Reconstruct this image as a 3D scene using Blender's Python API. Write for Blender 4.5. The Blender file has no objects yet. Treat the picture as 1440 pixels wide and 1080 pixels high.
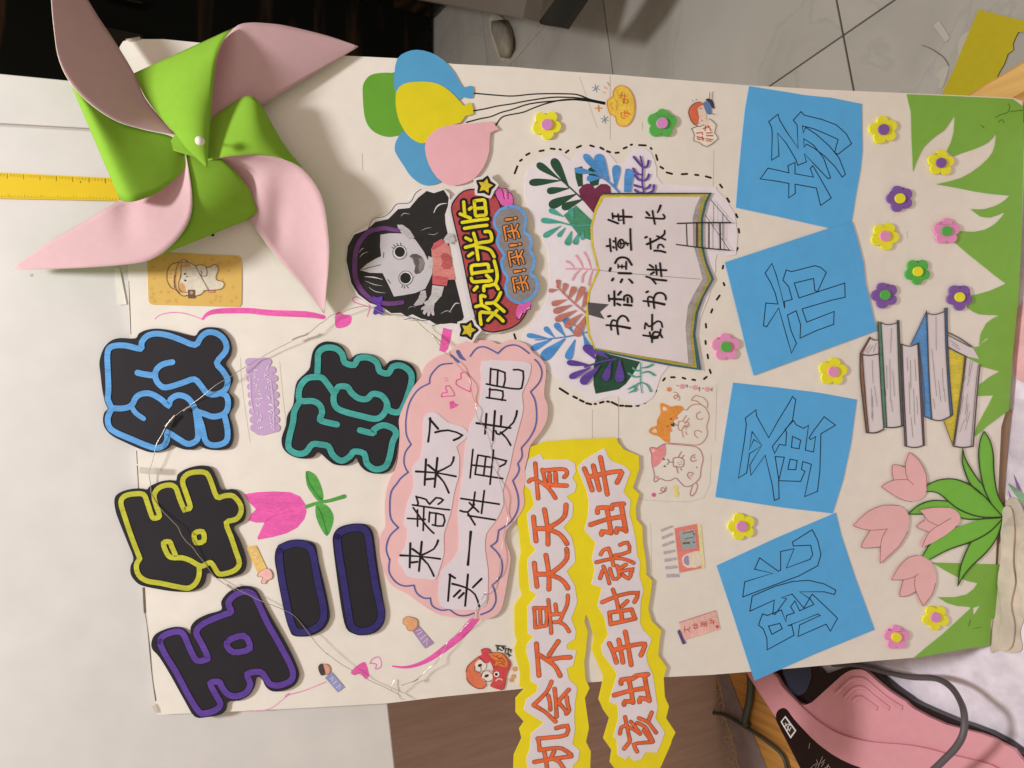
import bpy, bmesh, math, random
from mathutils import Vector, Matrix
from mathutils.geometry import tessellate_polygon
random.seed(7)
C = bpy.context.scene.collection
# ------------------------------------------------------------------ camera
PITCH = math.radians(29.6); FPX = 1050.0; CAM = Vector((0, 0, 1.35))
cp, sp = math.cos(PITCH), math.sin(PITCH)
FWD = Vector((0, cp, -sp)); RT = Vector((0, -sp, -cp)); UP = Vector((1, 0, 0))
cam = bpy.data.objects.new('camera', bpy.data.cameras.new('camera')); C.objects.link(cam)
cam.matrix_world = Matrix(((RT.x, UP.x, -FWD.x, CAM.x), (RT.y, UP.y, -FWD.y, CAM.y), (RT.z, UP.z, -FWD.z, CAM.z), (0, 0, 0, 1)))
cam.data.sensor_width = 36; cam.data.lens = FPX / 1440 * 36; cam.data.clip_start = 0.02; cam.data.clip_end = 100
bpy.context.scene.camera = cam
# ------------------------------------------------------------------ world, lamp, exposure
w = bpy.data.worlds.new('World'); bpy.context.scene.world = w; w.use_nodes = True
bg = w.node_tree.nodes['Background']; bg.inputs[0].default_value = (1.0, 0.835, 0.665, 1); bg.inputs[1].default_value = 0.52
def area(name, loc, target, size, power, col):
    l = bpy.data.lights.new(name, 'AREA'); l.shape = 'DISK'; l.size = size; l.energy = power; l.color = col
    o = bpy.data.objects.new(name, l); C.objects.link(o); o.location = loc
    o.rotation_euler = (Vector(target) - Vector(loc)).to_track_quat('-Z', 'Y').to_euler(); return o
area('ceiling_lamp', (0.17, 0.52, 3.1), (0, 0.8, 0.8), 0.30, 43, (0.985, 0.99, 1.0))
vs = bpy.context.scene.view_settings
vs.view_transform = 'Standard'; vs.look = 'None'; vs.exposure = 0; vs.gamma = 1
# ------------------------------------------------------------------ geometry of the picture's planes
def ray(px, py):
    return FWD + RT * ((px - 720) / FPX) - UP * ((py - 540) / FPX)
PA, PB, PD = 0.1835, 0.085, 0.86
PN = (RT * PA - UP * PB - FWD).normalized()              # poster normal, towards the camera
P0 = CAM + FWD * PD
EX = (RT - PN * RT.dot(PN)).normalized(); EY = PN.cross(EX).normalized()
PR = Matrix((EX, EY, PN)).transposed()                   # local -> world
def W(px, py, h=0.0):                                    # h in mm above the poster
    d = ray(px, py); p = P0 + PN * (h / 1000)
    return CAM + d * ((p - CAM).dot(PN) / d.dot(PN))
def onz(px, py, z):                                      # a point on the horizontal plane z
    d = ray(px, py); return CAM + d * ((z - CAM.z) / d.z)
def ony(px, py, y):
    d = ray(px, py); return CAM + d * ((y - CAM.y) / d.y)
class Fr:                                                # frame: maps (x, y, h) and gives origin and rotation
    pass
class PosterFrame(Fr):
    rot = PR
    def at(s, x, y, h): return W(x, y, h)
class FlatFrame(Fr):                                     # horizontal plane at height z
    def __init__(s, z): s.z = z; s.rot = Matrix(((0, -1, 0), (-1, 0, 0), (0, 0, 1))); s.rot = Matrix.Identity(3)
    def at(s, x, y, h): return onz(x, y, s.z + h / 1000)
POST = PosterFrame()
# ------------------------------------------------------------------ materials
MATS = {}
def lin(c):
    c = c / 255
    return c / 12.92 if c <= 0.04045 else ((c + 0.055) / 1.055) ** 2.4
def mat(name, rgb, kind='paper', k=1.0, rough=None):
    if name in MATS: return MATS[name]
    m = bpy.data.materials.new(name); m.use_nodes = True; MATS[name] = m
    nt = m.node_tree; N = nt.nodes; L = nt.links; b = N['Principled BSDF']
    col = tuple(min(0.9, lin(v) * k) for v in rgb) + (1,)
    tc = N.new('ShaderNodeTexCoord')
    spec = {'paper': (0.75, 0.05, 6, 60, 0.02, 900), 'card': (0.6, 0.06, 9, 60, 0.02, 700), 'ink': (0.5, 0.22, 30, 300, 0.0, 900),
            'marker': (0.55, 0.30, 26, 200, 0.0, 500), 'foam': (0.85, 0.07, 60, 300, 0.06, 1500), 'plastic': (0.33, 0.05, 5, 60, 0.006, 500),
            'gloss': (0.12, 0.1, 4, 30, 0.02, 12), 'metal': (0.25, 0.1, 30, 300, 0.01, 300), 'cloth': (0.9, 0.28, 9, 45, 0.12, 500),
            'paint': (0.42, 0.07, 3.1, 26, 0.016, 90), 'matte': (0.9, 0.045, 14, 120, 0.02, 1500)}[kind]
    r, var, s1, s2, bump, s3 = spec
    n1 = N.new('ShaderNodeTexNoise'); n1.inputs['Scale'].default_value = s1; n1.inputs['Detail'].default_value = 5
    n2 = N.new('ShaderNodeTexNoise'); n2.inputs['Scale'].default_value = s2; n2.inputs['Detail'].default_value = 3
    mp = N.new('ShaderNodeMapping')
    if kind == 'marker': mp.inputs['Scale'].default_value = (1, 3.5, 1); mp.inputs['Rotation'].default_value = (0, 0, 0.5)
    L.new(tc.outputs['Object'], mp.inputs['Vector'])
    L.new(mp.outputs[0], n1.inputs['Vector']); L.new(mp.outputs[0], n2.inputs['Vector'])
    ad = N.new('ShaderNodeMath'); ad.operation = 'ADD'; L.new(n1.outputs['Fac'], ad.inputs[0]); L.new(n2.outputs['Fac'], ad.inputs[1])
    mr = N.new('ShaderNodeMapRange'); mr.inputs['From Min'].default_value = 0.6; mr.inputs['From Max'].default_value = 1.4
    mr.inputs['To Min'].default_value = 1 - var; mr.inputs['To Max'].default_value = 1 + var * 0.8
    L.new(ad.outputs[0], mr.inputs['Value'])
    vm = N.new('ShaderNodeVectorMath'); vm.operation = 'SCALE'; vm.inputs[0].default_value = col[:3]
    L.new(mr.outputs[0], vm.inputs['Scale']); L.new(vm.outputs[0], b.inputs['Base Color'])
    b.inputs['Roughness'].default_value = r if rough is None else rough
    if kind == 'metal': b.inputs['Metallic'].default_value = 1
    if kind in ('paper', 'card', 'ink', 'marker', 'foam', 'cloth'): b.inputs['Specular IOR Level'].default_value = 0.3
    if kind == 'matte': b.inputs['Specular IOR Level'].default_value = 0.08
    if bump > 0:
        n3 = N.new('ShaderNodeTexNoise'); n3.inputs['Scale'].default_value = s3; n3.inputs['Detail'].default_value = 4
        L.new(tc.outputs['Object'], n3.inputs['Vector'])
        bp = N.new('ShaderNodeBump'); bp.inputs['Strength'].default_value = min(1, bump * 8); bp.inputs['Distance'].default_value = 0.0004 if kind != 'gloss' else 0.01
        L.new(n3.outputs['Fac'], bp.inputs['Height'])
        last = bp
        if kind in ('paper', 'card'):                    # slight cockling of glued paper
            n4 = N.new('ShaderNodeTexNoise'); n4.inputs['Scale'].default_value = 9; n4.inputs['Detail'].default_value = 2
            L.new(tc.outputs['Object'], n4.inputs['Vector'])
            b2 = N.new('ShaderNodeBump'); b2.inputs['Strength'].default_value = 0.45; b2.inputs['Distance'].default_value = 0.006
            L.new(n4.outputs['Fac'], b2.inputs['Height']); L.new(bp.outputs[0], b2.inputs['Normal']); last = b2
        L.new(last.outputs[0], b.inputs['Normal'])
    return m
def wood(name, c1, c2, scale=6, stretch=(1, 1, 14), rough=0.5):
    if name in MATS: return MATS[name]
    m = bpy.data.materials.new(name); m.use_nodes = True; MATS[name] = m
    nt = m.node_tree; N = nt.nodes; L = nt.links; b = N['Principled BSDF']; b.inputs['Roughness'].default_value = rough
    tc = N.new('ShaderNodeTexCoord'); mp = N.new('ShaderNodeMapping'); mp.inputs['Scale'].default_value = stretch
    n = N.new('ShaderNodeTexNoise'); n.inputs['Scale'].default_value = scale; n.inputs['Detail'].default_value = 8; n.inputs['Distortion'].default_value = 0.6
    cr = N.new('ShaderNodeValToRGB'); cr.color_ramp.elements[0].color = tuple(lin(v) for v in c1) + (1,); cr.color_ramp.elements[1].color = tuple(lin(v) for v in c2) + (1,)
    cr.color_ramp.elements[0].position = 0.32; cr.color_ramp.elements[1].position = 0.68
    L.new(tc.outputs['Object'], mp.inputs[0]); L.new(mp.outputs[0], n.inputs['Vector']); L.new(n.outputs['Fac'], cr.inputs[0]); L.new(cr.outputs[0], b.inputs['Base Color'])
    bp = N.new('ShaderNodeBump'); bp.inputs['Strength'].default_value = 0.2; bp.inputs['Distance'].default_value = 0.001
    L.new(n.outputs['Fac'], bp.inputs['Height']); L.new(bp.outputs[0], b.inputs['Normal'])
    return m
# ------------------------------------------------------------------ 2-D helpers (photo pixels as tracing units)
def pts(s):
    out = []
    for t in s.split():
        a, b = t.split(','); out.append((float(a), float(b)))
    return out
class Z:                                                  # a traced window: origin and magnification
    def __init__(s, ox, oy, k): s.ox, s.oy, s.k = ox, oy, k
    def __call__(s, t):
        return [(s.ox + x / s.k, s.oy + y / s.k) for x, y in (pts(t) if isinstance(t, str) else t)]
def cr(P, closed=False, n=4):
    if len(P) < 3: return list(P)
    out = []; m = len(P); rng = range(m if closed else m - 1)
    for i in rng:
        if closed: a, b, c, d = P[(i - 1) % m], P[i], P[(i + 1) % m], P[(i + 2) % m]
        else: a, b, c, d = P[max(i - 1, 0)], P[i], P[i + 1], P[min(i + 2, m - 1)]
        for j in range(n):
            t = j / n
            out.append(tuple(0.5 * (2 * b[q] + (c[q] - a[q]) * t + (2 * a[q] - 5 * b[q] + 4 * c[q] - d[q]) * t * t + (3 * b[q] - a[q] - 3 * c[q] + d[q]) * t ** 3) for q in range(len(b))))
    if not closed: out.append(P[-1])
    return out
def circ(x, y, r, n=20, ry=None, rot=0):
    ry = ry or r; o = []
    for i in range(n):
        a = 2 * math.pi * i / n; u, v = r * math.cos(a), ry * math.sin(a)
        o.append((x + u * math.cos(rot) - v * math.sin(rot), y + u * math.sin(rot) + v * math.cos(rot)))
    return o
def leaf(bx, by, tx, ty, w, n=14):
    dx, dy = tx - bx, ty - by; l = math.hypot(dx, dy) or 1; nx, ny = -dy / l, dx / l; A = []; B = []
    for i in range(n + 1):
        t = math.sin(math.pi / 2 * i / n); q = w / 2 * (0.12 + 1.25 * t ** 1.05) * math.sqrt(max(0, 1 - t ** 6))
        A.append((bx + dx * t + nx * q, by + dy * t + ny * q)); B.append((bx + dx * t - nx * q, by + dy * t - ny * q))
    return A + B[::-1][1:]
def star(x, y, r, rot=-1.5708, q=0.5):
    return [(x + (r if i % 2 == 0 else r * q) * math.cos(rot + i * math.pi / 5), y + (r if i % 2 == 0 else r * q) * math.sin(rot + i * math.pi / 5)) for i in range(10)]
def ribbon(P, wd, cap=True):
    """outline strip of a stroke, returns (verts, faces)"""
    Q = [P[0]]
    for p in P[1:]:
        if math.hypot(p[0] - Q[-1][0], p[1] - Q[-1][1]) > 0.05: Q.append(p)
    P = Q
    if len(P) < 2: P = [P[0], (P[0][0] + 0.4, P[0][1])]
    n = len(P); ws = wd if isinstance(wd, (list, tuple)) else [wd]
    def wat(i):
        t = i / max(1, n - 1) * (len(ws) - 1); a = int(min(t, len(ws) - 1)); b = min(a + 1, len(ws) - 1); return ws[a] + (ws[b] - ws[a]) * (t - a)
    D = []
    for i in range(n - 1):
        dx, dy = P[i + 1][0] - P[i][0], P[i + 1][1] - P[i][1]; l = math.hypot(dx, dy); D.append((dx / l, dy / l))
    V = []; F = []
    for i in range(n):
        a = D[max(0, i - 1)]; b = D[min(i, n - 2)]; tx, ty = a[0] + b[0], a[1] + b[1]; l = math.hypot(tx, ty)
        if l < 0.2: tx, ty, l = b[0], b[1], 1
        tx, ty = tx / l, ty / l; c = max(0.6, tx * b[0] + ty * b[1]); h = wat(i) / 2 / c
        V.append((P[i][0] - ty * h, P[i][1] + tx * h)); V.append((P[i][0] + ty * h, P[i][1] - tx * h))
        if i: F.append((2 * i - 2, 2 * i, 2 * i + 1, 2 * i - 1))
    if cap:
        for i, d, l, r in ((0, (-D[0][0], -D[0][1]), 1, 0), (n - 1, D[-1], 2 * n - 2, 2 * n - 1)):
            h = wat(i) / 2; base = math.atan2(d[1], d[0]); idx = [l]
            for j in range(1, 5):
                a = base + math.pi / 2 - math.pi * j / 5; V.append((P[i][0] + h * math.cos(a), P[i][1] + h * math.sin(a))); idx.append(len(V) - 1)
            idx.append(r); F.append(tuple(idx))
    return V, F
# ------------------------------------------------------------------ objects
def tag(o, label, cat, group=None, kind=None):
    if label: o['label'] = label
    if cat: o['category'] = cat
    if group: o['group'] = group
    if kind: o['kind'] = kind
    return o
def empty(name, cx, cy, label, cat, group=None, frame=POST, h=0):
    o = bpy.data.objects.new(name, None); C.objects.link(o); o.empty_display_size = 0.01
    M4 = frame.rot.to_4x4(); M4.translation = frame.at(cx, cy, h); o.matrix_world = M4; o['_o'] = 1; del o['_o']
    ORG[o.name] = M4
    return tag(o, label, cat, group)
ORG = {}
class Mesh:
    """collects faces in world space, written relative to an origin"""
    def __init__(s, frame=POST): s.v = []; s.f = []; s.mi = []; s.fr = frame; s.eps = 0; s.cur = 0
    def _add(s, V, F):
        b = len(s.v); s.v += V; s.f += [tuple(b + i for i in f) for f in F]; s.mi += [s.cur] * len(F)
    def fill(s, P, h, t=0.0, holes=(), n=0):
        """polygon (pixels) with its top at height h mm and thickness t mm"""
        if n: P = cr(P, True, n)
        loops = [P] + list(holes)
        allp = [p for lp in loops for p in lp]
        tris = tessellate_polygon([[Vector((p[0], p[1], 0)) for p in lp] for lp in loops])
        top = [s.fr.at(p[0], p[1], h + s.eps) for p in allp]
        V = list(top); F = []
        for a, b, c in tris:
            pa, pb, pc = allp[a], allp[b], allp[c]
            cr_ = (pb[0] - pa[0]) * (pc[1] - pa[1]) - (pb[1] - pa[1]) * (pc[0] - pa[0])
            F.append((a, b, c) if cr_ < 0 else (a, c, b))
        if t > 0:
            nrm = s.fr.rot.col[2] if isinstance(s.fr, PosterFrame) else Vector((0, 0, 1))
            k = len(allp); V += [p - nrm * (t / 1000) for p in top]
            F += [tuple(i + k for i in reversed(f)) for f in F[:]]
            o = 0
            for lp in loops:
                m = len(lp); ar = sum(lp[i][0] * lp[(i + 1) % m][1] - lp[(i + 1) % m][0] * lp[i][1] for i in range(m))
                for i in range(m):
                    a, b = o + i, o + (i + 1) % m
                    F.append((a, b, b + k, a + k) if ar > 0 else (b, a, a + k, b + k))
                o += m
        s._add(V, F); return s
    def line(s, P, wd, h, smooth=3, cap=True, closed=False):
        if closed: P = list(P) + [P[0]]
        if smooth and len(P) > 2:
            if closed: P = cr(P[:-1], True, smooth); P = P + [P[0]]
            else: P = cr(P, False, smooth)
        V, F = ribbon(P, wd, cap)
        s.eps += 0.012
        n = len(V)
        vv = [s.fr.at(x, y, h + s.eps) for x, y in V]
        # orient faces to the normal
        FF = []
        for f in F:
            ar = sum(V[f[i]][0] * V[f[(i + 1) % len(f)]][1] - V[f[(i + 1) % len(f)]][0] * V[f[i]][1] for i in range(len(f)))
            FF.append(f if ar < 0 else tuple(reversed(f)))
        s._add(vv, FF); return s
    def lines(s, LS, wd, h, smooth=0, cap=True):
        for P in LS: s.line(P, wd, h, smooth, cap)
        return s
    def obj(s, name, mats, parent=None, label=None, cat=None, group=None, kind=None, smooth=False, origin=None):
        me = bpy.data.meshes.new(name)
        if parent is not None: M4 = ORG[parent.name] if parent.name in ORG else parent.matrix_world.copy()
        else:
            M4 = s.fr.rot.to_4x4()
            M4.translation = origin or (sum(s.v, Vector()) / len(s.v))
        inv = M4.inverted()
        me.from_pydata([inv @ p for p in s.v], [], s.f)
        ms = mats if isinstance(mats, (list, tuple)) else [mats]
        for m in ms: me.materials.append(m)
        if len(ms) > 1:
            for p, i in zip(me.polygons, s.mi): p.material_index = min(i, len(ms) - 1)
        if smooth:
            for p in me.polygons: p.use_smooth = True
        me.update()
        o = bpy.data.objects.new(name, me); C.objects.link(o)
        if parent is not None: o.parent = parent; ORG[o.name] = M4
        else: o.matrix_world = M4; ORG[o.name] = M4
        return tag(o, label, cat, group, kind)
def cen(P): return (sum(p[0] for p in P) / len(P), sum(p[1] for p in P) / len(P))
def thing_at(name, P, label, cat, group=None, frame=POST, h=0):
    c = cen(P); return empty(name, c[0], c[1], label, cat, group, frame, h)
def box(name, x0, x1, y0, y1, z0, z1, m, parent=None, bev=0.0, **kw):
    bm = bmesh.new(); bmesh.ops.create_cube(bm, size=1)
    c = Vector(((x0 + x1) / 2, (y0 + y1) / 2, (z0 + z1) / 2))
    for v in bm.verts: v.co = Vector((v.co.x * (x1 - x0), v.co.y * (y1 - y0), v.co.z * (z1 - z0)))
    if bev: bmesh.ops.bevel(bm, geom=bm.edges[:], offset=bev, segments=2, affect='EDGES')
    me = bpy.data.meshes.new(name); bm.to_mesh(me); bm.free(); me.materials.append(m)
    o = bpy.data.objects.new(name, me); C.objects.link(o)
    if parent: o.parent = parent; o.location = c - parent.location
    else: o.location = c
    return tag(o, kw.get('label'), kw.get('cat'), kw.get('group'), kw.get('kind'))
def tube(name, P, r, m, parent=None, seg=8, **kw):
    """round tube through world points"""
    cu = bpy.data.curves.new(name, 'CURVE'); cu.dimensions = '3D'; cu.bevel_depth = r; cu.bevel_resolution = 2; cu.use_fill_caps = True
    sp_ = cu.splines.new('POLY'); sp_.points.add(len(P) - 1)
    for i, p in enumerate(P): sp_.points[i].co = (p.x, p.y, p.z, 1)
    tmp = bpy.data.objects.new('t', cu); C.objects.link(tmp)
    dg = bpy.context.evaluated_depsgraph_get(); me = bpy.data.meshes.new_from_object(tmp.evaluated_get(dg))
    bpy.data.objects.remove(tmp); me.name = name
    c = sum(P, Vector()) / len(P)
    if parent is not None: M4 = ORG.get(parent.name, parent.matrix_world.copy())
    else: M4 = Matrix.Translation(c)
    inv = M4.inverted()
    for v in me.vertices: v.co = inv @ v.co
    me.materials.clear(); me.materials.append(m)
    for p in me.polygons: p.use_smooth = True
    o = bpy.data.objects.new(name, me); C.objects.link(o)
    if parent is not None: o.parent = parent
    else: o.matrix_world = M4
    return tag(o, kw.get('label'), kw.get('cat'), kw.get('group'), kw.get('kind'))
KL, KM, KR = 1.12, 1.22, 1.42       # photo colour -> surface colour at the left, middle and right of the poster
# ================================================================== SETTING
mt_tile = mat('marble_tile', (172, 166, 155), 'paint', 0.62, rough=0.25)
def marble(m):
    nt = m.node_tree; N = nt.nodes; L = nt.links; b = N['Principled BSDF']
    tc = N.new('ShaderNodeTexCoord'); n = N.new('ShaderNodeTexNoise'); n.inputs['Scale'].default_value = 2.2; n.inputs['Detail'].default_value = 9; n.inputs['Distortion'].default_value = 1.6
    oi = N.new('ShaderNodeObjectInfo'); va = N.new('ShaderNodeVectorMath'); va.operation = 'ADD'
    L.new(tc.outputs['Object'], va.inputs[0]); L.new(oi.outputs['Location'], va.inputs[1]); L.new(va.outputs[0], n.inputs['Vector'])
    c = N.new('ShaderNodeValToRGB'); e = c.color_ramp.elements
    e[0].position = 0.30; e[0].color = (0.40, 0.375, 0.335, 1); e[1].position = 0.72; e[1].color = (0.53, 0.50, 0.455, 1)
    k = c.color_ramp.elements.new(0.49); k.color = (0.485, 0.455, 0.41, 1); k = c.color_ramp.elements.new(0.505); k.color = (0.44, 0.415, 0.37, 1); k = c.color_ramp.elements.new(0.52); k.color = (0.49, 0.46, 0.415, 1)
    L.new(n.outputs['Fac'], c.inputs[0]); L.new(c.outputs[0], b.inputs['Base Color'])
marble(mt_tile)
mt_grout = mat('dark_grout', (92, 88, 78), 'cloth', 0.7)
fl = box('floor', -4, 6, -2, 8, -0.06, -0.008, mt_grout, kind='structure')
th = math.radians(11.3); TS = 0.72
tile_me = None
for i in range(-3, 6):
    for j in range(-2, 7):
        if tile_me is None:
            bm = bmesh.new(); bmesh.ops.create_cube(bm, size=1)
            for v in bm.verts: v.co = Vector((v.co.x * (TS - 0.004), v.co.y * (TS - 0.004), v.co.z * 0.012))
            bmesh.ops.bevel(bm, geom=bm.edges[:], offset=0.0012, segments=1, affect='EDGES')
            tile_me = bpy.data.meshes.new('tile'); bm.to_mesh(tile_me); bm.free(); tile_me.materials.append(mt_tile)
        o = bpy.data.objects.new('tile', tile_me); C.objects.link(o); o.parent = fl
        x, y = (i + 0.5) * TS, (j + 0.5) * TS
        p = Vector((0.717 + x * math.cos(th) - y * math.sin(th), 0.999 + x * math.sin(th) + y * math.cos(th), -0.006))
        o.location = p - fl.location; o.rotation_euler = (0, 0, th)
# ---- brown wooden cabinet behind the lower left
m_brown = wood('brown_laminate', (180, 150, 136), (194, 164, 150), 9, (14, 1, 1.2), 0.55)
wc = bpy.data.objects.new('wooden_cabinet', None); C.objects.link(wc); wc.location = (-0.75, 1.25, 0)
tag(wc, 'plain brown wood grain cabinet behind the lower left of the poster', 'cabinet')
box('side_panel', -1.5, -0.02, 1.07, 1.42, 0.10, 1.10, m_brown, wc, 0.003)
box('plinth', -1.47, -0.05, 1.10, 1.40, 0.0, 0.10, mat('plinth_dark', (60, 50, 45), 'paint', 0.7), wc, 0.002)
# ---- white leaning panel (two boards with a groove between)
m_white = mat('white_laminate', (214, 210, 207), 'paint', 1.02, rough=0.4)
pan = empty('white_panel', 250, 560, 'large white cabinet door leaning behind the left end of the poster', 'cabinet door', h=-6)
PT = 18
Mesh().fill(pts('-420,-40 -420,150 130,180.5 430,196 432,146 0,103.5 -100,98'), -6, PT).obj('top_board', m_white, pan)
b2 = Mesh().fill(pts('-420,153.5 130,184.0 430,199.5 470,480 545,990 566,1180 -420,1180'), -6, PT).obj('main_board', m_white, pan)
Mesh().fill(pts('-420,140 430,190 430,206 -420,162'), -10, 6).obj('groove', mat('groove_shade', (196, 188, 180), 'paint', 1.0), pan)
for o in pan.children:
    bv = o.modifiers.new('edge', 'BEVEL'); bv.width = 0.0012; bv.segments = 2; bv.limit_method = 'ANGLE'
# small nail heads / marks
Mesh().fill(circ(44, 387, 2.2), -5.8, 1.2).obj('screw_cap', mat('screw_grey', (190, 180, 172), 'plastic'), pan)
# ---- yellow ruler
rl = empty('ruler', 80, 265, 'yellow plastic ruler lying on the white door left of the pinwheel', 'ruler', h=-4)
Mesh().fill(pts('-90,238 175,251 174,282.5 -90,277'), -3.4, 2.2).obj('body', mat('ruler_yellow', (222, 190, 22), 'plastic', 1.05), rl)
mk = Mesh(); m2 = Mesh()
for i in range(56):
    x = -82 + i * 4.6; ln = 7 if i % 5 == 0 else 4
    y0 = 238 + (x + 90) * 13 / 265 + 1.2
    (m2 if i % 5 == 0 else mk).line([(x, y0), (x, y0 + ln)], 0.55 if i % 5 else 0.8, -3.3, 0, False)
    y1 = 277 + (x + 90) * 5.5 / 264 - 1.2
    mk.line([(x + 1.5, y1), (x + 1.5, y1 - ln * 0.7)], 0.5, -3.3, 0, False)
m_tick = mat('tick_ink', (150, 118, 20), 'ink'); mk.obj('fine_ticks', m_tick, rl, kind='stuff'); m2.obj('long_ticks', m_tick, rl, kind='stuff')
Mesh().fill(circ(113, 256, 0.9), -3.2).obj('ink_dot', mat('dot_dark', (60, 50, 20), 'ink'), rl)
# ---- table with wooden top
TZ = 0.283
FT = FlatFrame(TZ)
m_ow = wood('orange_wood', (168, 112, 52), (206, 152, 78), 5, (16, 1, 16), 0.4)
tb = bpy.data.objects.new('table', None); C.objects.link(tb); c0 = onz(1200, 560, TZ); tb.location = (c0.x, c0.y, 0)
tag(tb, 'low orange brown wooden table that the poster stands on', 'table')
TOP = pts('1002,940 1042,1080 1120,1420 3200,1500 3200,-500 1640,-30 1440,86 1352,139 1100,300 900,560')
t0 = Mesh(FT).fill(TOP, 0, 30); M4 = Matrix.Translation(tb.location); ORG['table'] = M4
t0.obj('table_top', m_ow, tb)
Mesh(FT).fill(pts('1440,88.5 1356,139 1100,300 1180,360 1400,150 1640,20 3200,-380 3200,-492 1640,-26'), 0.6, 0.4).obj('edge_band', wood('light_wood', (205, 158, 82), (222, 180, 105), 5, (16, 1, 16), 0.4), tb)
for lx, ly in ((-0.52, 0.22), (0.36, 0.20), (-0.52, 0.95), (-0.1, 1.0)):
    box('leg', lx - 0.025, lx + 0.025, ly - 0.025, ly + 0.025, 0.0, TZ - 0.03, m_ow, tb, 0.003)
# ---- lavender cloth
m_cl = mat('lavender_cloth', (184, 176, 186), 'cloth', 1.65)
def cloth_grid():
    me = Mesh(FT)
    return me
cl = empty('tablecloth', 1400, 900, 'mottled lavender tablecloth under the foot of the poster and the pink appliance', 'tablecloth', frame=FT)
Mesh(FT).fill(pts('1130,980 1210,820 1300,700 1330,500 1360,300 1404,176 1700,150 3000,100 3000,1400 1400,1400 1290,1180'), 2.2, 1.4).obj('cloth_sheet', m_cl, cl)
fl_ = Mesh(FT)
for (x, y, r) in ((1436, 690, 9), (1428, 712, 7), (1445, 725, 10)):
    fl_.fill(leaf(x - 10, y - 22, x + 6, y + 24, r), 2.6 + r * 0.02)
fl_.obj('printed_purple_leaf', mat('print_purple', (150, 100, 160), 'cloth'), cl)
Mesh(FT).fill(leaf(1418, 680, 1450, 712, 14), 3.2).obj('printed_green_leaf', mat('print_green', (130, 172, 135), 'cloth'), cl)
Mesh(FT).fill(pts('1426,440 1470,420 1500,530 1438,538 1424,510'), 2.9, .4, n=3).obj('printed_pink_patch', mat('print_pink', (226, 178, 178), 'cloth'), cl)
m_lace = mat('lace_thread', (176, 152, 128), 'cloth', 0.9)
lc = empty('lace_cloth', 1040, 1020, 'thin lilac lace edged cloth hanging on the table edge below the poster', 'cloth', frame=FT)
Mesh(FT).fill(pts('1003,935 1016,975 1018,1000 1028,1035 1034,1062 1040,1090 1080,1200 1150,1200 1100,1120 1078,1080 1062,1040 1040,990 1022,945'), 1.4, 1.0, n=3).obj('cloth_strip', mat('lilac_cloth', (150, 132, 132), 'cloth', 0.85), lc)
ln = Mesh(FT)
for (x, y) in ((1007, 954), (1010, 966), (1008, 978), (1015, 993), (1018, 1004), (1013, 1012), (1024, 1022), (1026, 1032), (1022, 1040), (1030, 1050), (1032, 1060), (1028, 1068), (1036, 1078), (1040, 1090)):
    ln.line(circ(x, y, 4.6, 10), 1.5, 2.2, 1, False, closed=True)
ln.line(pts('1001,938 1012,962 1016,985 1020,1010 1028,1035 1034,1062 1042,1092'), 2.2, 2.2)
ln.obj('lace_trim', m_lace, lc)
# ---- crumpled cream cloth and tan strip right of the poster foot
ccl = empty('crumpled_cloth', 1415, 850, 'crumpled cream fabric at the lower right corner of the poster', 'fabric', frame=FT)
m_cc = mat('cream_cloth', (196, 183, 168), 'cloth', 1.1)
for nm, s_, h_, t_ in (('lower_layer', '1394,786 1400,770 1405,745 1409,716 1419,700 1432,704 1441,726 1443,760 1440,792 1443,812 1438,840 1441,866 1434,888 1437,914 1420,919 1404,915 1393,918 1392,894 1388,876 1396,862 1398,830', 5, 4),
                       ('fold', '1406,730 1413,712 1422,716 1426,745 1424,790 1427,820 1421,850 1426,880 1422,910 1409,913 1404,890 1408,860 1402,820 1407,780', 10, 5),
                       ('fold', '1429,780 1436,760 1450,770 1460,820 1452,838 1460,862 1446,872 1434,862 1437,842 1430,820', 9, 5)):
    o = Mesh(FT).fill(pts(s_), h_, t_, n=3).obj(nm, m_cc, ccl)
    bv = o.modifiers.new('b', 'BEVEL'); bv.width = 0.0022; bv.segments = 3; bv.limit_method = 'ANGLE'
# transparent plastic wrap over the cloth
pl = Mesh(FT); vv = []
for j in range(20):
    for i in range(8):
        x = 1411 + i * 11 + 2.5 * math.sin(j * 0.9); y = 560 + j * 9.5
        vv.append(FT.at(x, y, 6 + 7 * math.sin(i * 1.7 + j * 0.5) ** 2 + 3 * math.sin(j * 1.7 + i)))
pl._add(vv, [(j * 8 + i + 1, j * 8 + i, (j + 1) * 8 + i, (j + 1) * 8 + i + 1) for j in range(19) for i in range(7)])
mp_ = bpy.data.materials.new('clear_plastic'); mp_.use_nodes = True; b_ = mp_.node_tree.nodes['Principled BSDF']
b_.inputs['Transmission Weight'].default_value = 0.9; b_.inputs['Roughness'].default_value = 0.08; b_.inputs['IOR'].default_value = 1.12; b_.inputs['Alpha'].default_value = 0.35; b_.inputs['Specular IOR Level'].default_value = 1.0
pl.obj('plastic_wrap', mp_, None, 'crinkled clear plastic wrap on the tablecloth right of the tulips', 'plastic wrap', smooth=True)
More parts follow.
